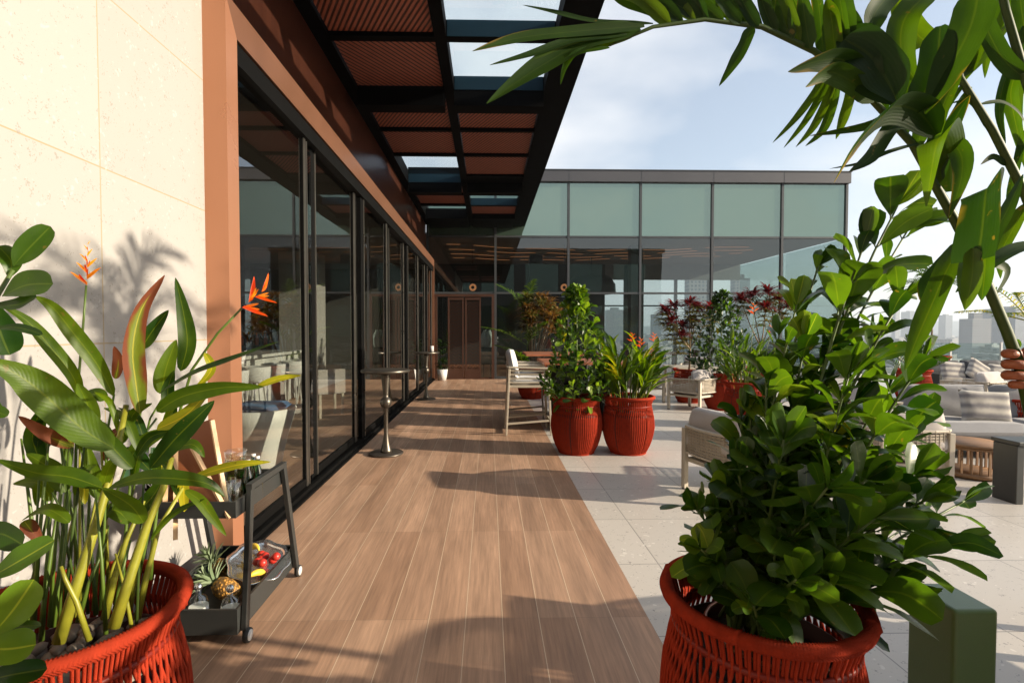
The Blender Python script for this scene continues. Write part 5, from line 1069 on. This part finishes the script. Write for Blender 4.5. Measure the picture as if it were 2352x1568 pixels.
# ------------------------------------------------------------------ drinks cart
CT_ = thing('drinks_cart', 'black two tier bar cart on white castors beside the stone wall', 'cart', (-1.46, 2.85, 0))
xa, xb = -1.21, -1.71
for x in (xa, xb):
    for (y0, y1) in ((2.54, 2.62), (3.22, 3.03)):
        b = mb('charcoal'); b.bar((x, y0, .065), (x, y1, .755), .026, .040); bevel(W(b.build('leg', CT_)), .003)
        c = mb('rubber'); c.lathe([(.008,-.012),(.034,-.012),(.036,0),(.034,.012),(.008,.012)], 20, (x+.012, y0, .036), rot(0, PI/2, 0)); c.use('charcoal'); c.bar((x, y0, .036), (x, y0, .075), .014, .03); k = W(c.build('castor', CT_))
        c = mb('white_paint'); c.lathe([(.004,-.0155),(.026,-.0155),(.027,0),(.026,.0155),(.004,.0155)], 20, (x+.012, y0, .036), rot(0, PI/2, 0)); c.build('castor_hub', k)
def tray(x0, x1, y0, y1, z0, z1, fl=.0):
    b = mb('charcoal'); b.box(x0, x1, y0, y1, z0, z0+.012); b.box(x0, x0+.014, y0, y1, z0+.012, z1); b.box(x1-.014, x1, y0, y1, z0+.012, z1); b.box(x0+.014, x1-.014, y0, y0+.012, z0+.012, z1); b.box(x0+.014, x1-.014, y1-.012, y1, z0+.012, z1); return b
b = tray(-1.69, -1.228, 2.50, 3.10, .635, .715); b.bar((xa, 2.60, .757), (xa, 3.05, .757), .03, .03); b.bar((xb, 2.60, .757), (xb, 3.05, .757), .03, .03); W(b.build('upper_tray', CT_))
b = tray(-1.69, -1.228, 2.50, 3.26, .06, .185); W(b.build('lower_tray', CT_))
# easel with board
EA = thing('tabletop_easel', 'small brown board on a light wood easel standing on the bar cart', 'easel', (-1.56, 2.75, .648))
b = mb('brown_board'); c0 = [P(392,992,2.78), P(486,962,2.70), P(524,1183,2.60), P(388,1176,2.62)]; n_ = Vector((.05, 1, .1)).normalized()*.012; b.smooth = False
b.add(c0+[q+n_ for q in c0], [(0,3,2,1),(4,5,6,7),(0,1,5,4),(1,2,6,5),(2,3,7,6),(3,0,4,7)]); W(b.build('board', EA))
for a_, c_ in (((430,1005,2.62),(528,1190,2.50)), ((404,1035,2.66),(403,1239,2.50)), ((384,1020,2.66),(378,1190,2.52)), ((487,965,2.66),(524,1180,2.57))):
    b = mb('light_wood'); b.bar(P(*a_), P(*c_), .020, .014); W(b.build('leg', EA))
b = mb('light_wood'); b.bar(P(384,1168,2.56), P(524,1172,2.56), .016, .03); W(b.build('ledge', EA))
# drinks
def bottle(name, lab, cat, p, prof, m, group=None, cap=None, fill=None):
    t = thing(name, lab, cat, p, 0, group); b = mb(m); b.lathe(prof, 20); b.build('glass', t)
    if fill: b = mb(fill[0]); b.lathe(fill[1], 18); b.build('drink', t)
    if cap: b = mb(cap[0]); b.lathe(cap[1], 16); b.build('cap', t)
    return t
zt = .648
J = bottle('pitcher', 'clear pitcher of pale lemonade on the upper tray of the cart', 'pitcher', (-1.40, 2.86, zt), [(.02,.002),(.055,.002),(.060,.02),(.062,.14),(.054,.20),(.060,.235),(.057,.235),(.051,.20),(.058,.14),(.056,.02),(.02,.01)], 'clear', fill=('lemonade', [(.01,.012),(.054,.012),(.056,.14),(.05,.185),(.01,.185)]))
b = mb('clear'); b.tube([(.058,0,.21),(.095,0,.20),(.10,0,.15),(.062,0,.09)], .006, 7); b.build('handle', J)
for k, (x, y) in enumerate(((-1.33, 2.64), (-1.285, 2.60))):
    bottle('tumbler', ('left', 'right')[k]+' of two tall textured clear glasses at the front of the upper tray', 'glass', (x, y, zt), [(.01,.002),(.030,.002),(.036,.14),(.033,.14),(.028,.01),(.01,.008)], 'clear', 'clear tumblers on the cart')
for k, (x, y) in enumerate(((-1.27, 2.72), (-1.255, 2.80), (-1.30, 2.85))):
    bottle('green_bottle', ('nearest small green bottle on the upper tray of the cart', 'middle small green bottle with white cap on the cart', 'small green bottle farthest back on the upper tray')[k], 'bottle', (x, y, zt), [(.01,.002),(.027,.002),(.028,.10),(.022,.14),(.012,.17),(.011,.205),(.008,.205)], 'green_glass', 'green bottles on the cart', cap=('white_paint', [(.002,.203),(.013,.203),(.013,.217),(.002,.217)]))
WB = bottle('wine_bottle', 'dark bottle with a lettered label behind the heliconia leaves', 'bottle', tuple(P(312, 1010, 2.75)-Vector((0,0,.0))), [(.01,-.12),(.038,-.12),(.039,.06),(.028,.10),(.014,.13),(.013,.19),(.008,.19)], 'green_glass')
WB.location = (-1.68, 2.60, .77)
b = mb('black'); b.lathe([(.0395,-.02),(.0400,-.02),(.0400,.05),(.0395,.05)], 24); b.build('label', WB)
tx = bpy.data.curves.new('lettering', 'FONT'); tx.body = 'NE'; tx.size = .045; tx.extrude = .0006; tx.align_x = 'CENTER'; tx.materials.append(M['white_paint']); tmp = bpy.data.objects.new('tmp', tx); C.objects.link(tmp); bpy.context.view_layer.update(); me = bpy.data.meshes.new_from_object(tmp.evaluated_get(bpy.context.evaluated_depsgraph_get())); bpy.data.objects.remove(tmp); to = bpy.data.objects.new('lettering', me); C.objects.link(to); to.parent = WB; to.location = (.012, -.0405, 0); to.rotation_euler = (PI/2, 0, .3)
# fruit on the lower tray
zl = .074
def pineapple(lab, loc, tilt):
    t = thing('pineapple', lab, 'pineapple', loc, tilt[2], 'pineapples on the cart'); t.rotation_euler = tilt; t.scale = (.86, .86, .86)
    b = mb('pineapple'); b.lathe([(.015,-.09),(.045,-.08),(.060,-.04),(.064,.0),(.058,.05),(.042,.08),(.02,.09)], 24); b.build('fruit', t)
    lf = mb('pine_leaf')
    for k in range(34): a = k*2.4; e = .35+1.1*k/34; d = Vector((math.cos(a)*math.cos(e), math.sin(a)*math.cos(e), math.sin(e))); c = Vector((0, 0, .08+.001*k)); lf.leaf([c, c+d*.07, c+d*.12+Vector((math.cos(a), math.sin(a), -.2))*.03], .020, (0, 0, 1), 'lance', n=5)
    lf.build('crown', t)
pineapple('pineapple with grey green crown lying on the lower tray of the cart', (-1.42, 2.78, zl+.07), (math.radians(-25), math.radians(-62), .3))
pineapple('second pineapple tucked behind the first on the lower tray', (-1.55, 3.0, zl+.07), (math.radians(10), math.radians(-35), .3))
b = mb('silverware'); n = 60; vs = []; fs = []
for j, (rf, z) in enumerate(((.0,.01),(.55,.008),(.72,.012),(.88,.04),(1.0,.05),(1.0,.047),(.88,.036),(.0,.004))):
    for i in range(n): a = 2*PI*i/n; k = 1+.05*math.cos(8*a)*(rf > .8); vs.append((.17*rf*k*math.cos(a), .23*rf*k*math.sin(a), z))
for j in range(7):
    for i in range(n): fs.append((j*n+i, j*n+(i+1)%n, (j+1)*n+(i+1)%n, (j+1)*n+i))
b.add(vs, fs); o = b.build('silver_platter', None, (-1.36, 3.02, zl+.075)); o.rotation_euler = (.12, .18, .25); tag(o, 'scalloped silver platter of fruit on the lower tray', 'platter')
for k, (lab, x, y, z, rz) in enumerate((('yellow banana curving up at the back of the silver platter', -1.42, 3.05, .22, 2.6), ('yellow banana lying at the front of the silver platter', -1.34, 2.86, .17, 1.2))):
    b = mb('banana'); pts = [(.09*math.cos(a), 0, .09*math.sin(a)) for a in [.2+2.2*i/9 for i in range(10)]]; b.tube(pts, [.004,.012,.016,.018,.019,.019,.018,.015,.010,.004], 8); o = b.build('banana', None, (x, y, z-.05)); o.rotation_euler = (.5, .3, rz); tag(o, lab, 'banana', 'bananas on the cart')
random.seed(3)
for k in range(7):
    x, y = -1.30+random.uniform(-.07, .05), 3.02+random.uniform(-.10, .10); b = mb('berry'); b.ball((0, 0, 0), .026, (1, 1, .9), 12); b.use('leaf_dark'); o = b.build('red_fruit', None, (x, y, zl+.125+.01*(k % 3))); tag(o, 'small round red fruit heaped on the silver platter', 'fruit', 'red fruit on the platter')
for k, (x, y) in enumerate(((-1.47, 2.60), (-1.30, 2.58))):
    J = bottle('glass_decanter', ('left', 'right')[k]+' of two squat clear glass bottles with round stoppers on the lower tray', 'bottle', (x, y, zl), [(.01,.002),(.042,.002),(.045,.01),(.045,.10),(.036,.125),(.014,.14),(.014,.16),(.01,.16)], 'clear', 'clear bottles on the lower tray')
    b = mb('silverware'); b.ball((0, 0, .175), .02, n=10); b.build('stopper', J); b = mb('paper'); b.lathe([(.0455,.03),(.0458,.03),(.0458,.08),(.0455,.08)], 20); b.build('label', J)
# ------------------------------------------------------------------ inside the left room
TC = thing('tub_chair', 'white high backed chair with blue cushion just inside the glass by the copper frame', 'chair', (-2.38, 5.35, 0))
b = mb('tub_white'); vs = []; fs = []; n = 20; rings = [(.12,.20),(.16,.22),(.40,.27),(.60,.33),(.74,.37),(.75,.35),(.60,.31),(.42,.25),(.40,.02)]
b.lathe([(r, z) for z, r in rings], 32); b.build('shell', TC); b = mb('blue_fabric'); b.pillow((0, .0, .745), .50, .50, .10); b.build('cushion', TC)
for a in (.8, 2.4, 3.9, 5.5): b = mb('light_wood'); b.bar((.17*math.cos(a), .17*math.sin(a), .14), (.22*math.cos(a), .22*math.sin(a), 0), .03); b.build('leg', TC)
BC = thing('bar_counter', 'grey marble bar counter seen through the sliding glass', 'counter', (-4.75, 8.6, 0)); b = mb('marble'); b.box(-.55, .45, -.6, 3.6, 1.02, 1.08); bevel(b.build('counter_top', BC)); b = mb('marble'); b.box(-.45, .30, -.5, 3.5, 0, 1.02); b.build('counter_body', BC)
S2 = thing('counter_stool', 'white stool standing at the marble bar counter inside', 'stool', (-3.95, 8.0, 0), 0, 'white stools at the marble counter')
b = mb('white_fabric'); b.lathe([(.02,.66),(.19,.66),(.22,.70),(.24,.92),(.22,.93),(.19,.74),(.02,.73)], 20); b.build('seat', S2)
for a in (.8, 2.4, 3.9, 5.5): b = mb('white_paint'); b.bar((.12*math.cos(a), .12*math.sin(a), .66), (.20*math.cos(a), .20*math.sin(a), 0), .025); b.build('leg', S2)
for k in range(1, 5): dup(S2, (-3.95, 8.0+.8*k, 0))
random.seed(9)
for k in range(16):
    c = random.choice(('green_glass', 'orange_petal', 'copper', 'clear', 'yellow_petal')); b = mb(c); h = random.uniform(.22, .34); b.lathe([(.01,0),(.04,0),(.04,h*.6),(.015,h*.8),(.014,h),(.005,h)], 10, (-6.6+k*.085, 12.9+random.uniform(-.1, .1), 1.162)); tag(b.build('liquor_bottle'), 'one of the coloured bottles lined up on the back bar shelf inside', 'bottle', 'bottles on the back bar shelf')
# dining set inside the glass building
def dining(x, y, lab):
    t = thing('dining_table', lab, 'table', (x, y, 0), 0, 'set tables behind the glass'); b = mb('table_wood'); b.box(-.55, .55, -.45, .45, .72, .76); b.build('table_top', t); b = mb('black'); b.lathe([(.02,0),(.25,0),(.25,.02),(.03,.04),(.03,.72)], 16); b.build('pedestal', t)
    for k in range(4):
        q = mb('clear' if k % 2 else 'white_paint'); q.lathe([(.01,.0),(.035,0),(.04,.12),(.036,.12),(.01,.01)], 12, (x-.35+.22*k, y-.2, .762)); tag(q.build('table_glass'), 'small glass or cup on the '+lab, 'glass', 'glasses on the set tables')
for x, y, l in ((3.6, 17.6, 'set table in the left bay behind the glass'), (6.4, 17.7, 'set table in the middle bay behind the glass'), (8.6, 17.6, 'set table in the right bay behind the glass')): dining(x, y, l)
IC = thing('dining_chair', 'pale dining chair', 'chair', (4.5, 17.5, 0), 0, 'pale chairs behind the glass'); b = mb('cushion'); b.box(-.24, .24, -.24, .24, .42, .48); b.build('seat', IC); b = mb('cushion'); b.box(-.24, -.19, -.24, .24, .48, .85); b.build('backrest', IC)
for x in (-.2, .2):
    for y in (-.2, .2): b = mb('cream_metal'); b.box(x-.02, x+.02, y-.02, y+.02, 0, .42); b.build('leg', IC)
IC['label'] = 'pale dining chair right of the set table in the left bay'; dup(IC, (7.4, 17.6, 0), label='pale dining chair right of the set table in the middle bay'); dup(IC, (5.5, 17.6, 0), PI, 'pale dining chair left of the set table in the middle bay')
# ------------------------------------------------------------------ person holding the frond (only the hand shows)
def skin(name, verts, edges, radii, m, parent=None, sub=2, root=0):
    me = bpy.data.meshes.new(name); me.from_pydata([tuple(v) for v in verts], edges, []); o = bpy.data.objects.new(name, me); C.objects.link(o); me.materials.append(M[m])
    sk = o.modifiers.new('skin', 'SKIN'); sv = me.skin_vertices[0].data if len(me.skin_vertices) else None
    if sv is None:
        bpy.context.view_layer.objects.active = o; bpy.ops.mesh.customdata_skin_add(); sv = me.skin_vertices[0].data
    for i, r in enumerate(radii): sv[i].radius = r if isinstance(r, tuple) else (r, r)
    sv[root].use_root = True; ss = o.modifiers.new('sub', 'SUBSURF'); ss.levels = sub; ss.render_levels = sub
    for p in me.polygons: p.use_smooth = True
    sk.use_smooth_shade = True
    if parent: o.parent = parent
    return o
B0 = Vector((1.62, .42, 0))
PE = thing('person', 'person standing just outside the right edge, one hand gripping the palm frond stem', 'person', tuple(B0))
v = []; e = []; r = []
def jn(p, rad, par=None):
    v.append(Vector(p)); r.append(rad)
    if par is not None: e.append((par, len(v)-1))
    return len(v)-1
pel = jn((1.62,.42,.98), (.13,.10)); wa = jn((1.62,.42,1.12), (.12,.09), pel); ch = jn((1.62,.42,1.32), (.14,.10), wa); nk = jn((1.62,.42,1.47), .055, ch); hd0 = jn((1.61,.45,1.58), (.075,.09), nk); hd1 = jn((1.60,.46,1.70), (.07,.085), hd0)
for sx, y in ((-.10,.40),(.10,.44)):
    hp = jn((1.62+sx,y,.90), .085, pel); kn = jn((1.62+sx*1.1,y+.02,.50), .055, hp); an = jn((1.62+sx*1.1,y,.09), .038, kn); jn((1.62+sx*1.1,y+.16,.035), (.042,.03), an)
sr = jn((1.82,.40,1.38), .05, ch); er = jn((1.88,.36,1.12), .04, sr); wr = jn((1.86,.50,.90), .028, er); jn((1.85,.54,.80), (.04,.02), wr)
sl_ = jn((1.44,.44,1.39), .05, ch); el = jn((1.40,.72,1.20), .042, sl_)
wst = jn(P(2470,880,1.10), .028, el); pm = jn(P(2420,850,1.10), (.030,.036), wst); pk = jn(P(2385,842,1.085), (.018,.040), pm)
skin('body', v, e, r, 'skin', PE, 2); W(PE.children[0]) if PE.children else None
hb = mb('skin')
for i, (y, rad, Lx) in enumerate(((812,.0098,2339),(836,.0105,2362),(861,.0100,2364),(883,.0085,2366))):
    dx = (0, 1, 0, 14)[i]
    pts = [P(2392,y+2,1.078), P(2350,y+1,1.078), P(2322+dx,y,1.068), P(2311+dx,y,1.052), P(2314+dx,y,1.038), P(2328+dx,y+1,1.028), P(Lx-6,y+2,1.026), P(Lx,y+2,1.027)]
    rr = [rad*1.1, rad*1.08, rad*1.1, rad*1.12, rad*1.05, rad, rad*.92, rad*.45]; hb.tube(pts, rr, 12)
o = W(hb.build('fingers', PE)); sm = o.modifiers.new('sub', 'SUBSURF'); sm.levels = 1; sm.render_levels = 2
hb = mb('skin'); pts = [P(2400,870,1.07), P(2385,835,1.045), P(2368,818,1.035), P(2355,800,1.034)]; hb.tube(pts, [.014,.013,.011,.006], 12); W(hb.build('thumb', PE))
hb = mb('nail'); q = P(2334,812,1.017); hb.ball(q, .006, (1, .35, .75), 10); W(hb.build('fingernail', PE))
b = mb('blue_fabric'); b.lathe([(.02,.94),(.17,.94),(.165,1.10),(.18,1.25),(.20,1.36),(.12,1.45),(.07,1.47),(.05,1.47)], 24, (1.62,.42,0), Matrix.Diagonal((1,.72,1,1))); W(b.build('shirt', PE))
for sx, y in ((-.11,.41),(.11,.44)): b = mb('charcoal'); b.tube([(1.62+sx,y,.97),(1.62+sx,y+.01,.55),(1.62+sx,y,.10)], [.10,.08,.075], 14); W(b.build('trouser_leg', PE))
b = mb('bronze_dark'); b.ball((1.605,.44,1.70), .105, (.88,1.02,.85), 16); W(b.build('hair', PE))

b = mb('interior_dark'); b.box(-6.7, -5.2, 12.7, 13.15, 0, 1.16); tag(b.build('back_bar'), 'dark back bar cabinet carrying the coloured bottles inside', 'cabinet')
dup(IC, (-2.7, 7.2, 0), .6, 'pale dining chair inside, just behind the second glass door'); dup(IC, (-2.9, 9.3, 0), 2.2, 'pale dining chair inside, behind the third glass door')
vs_.exposure = 1.0
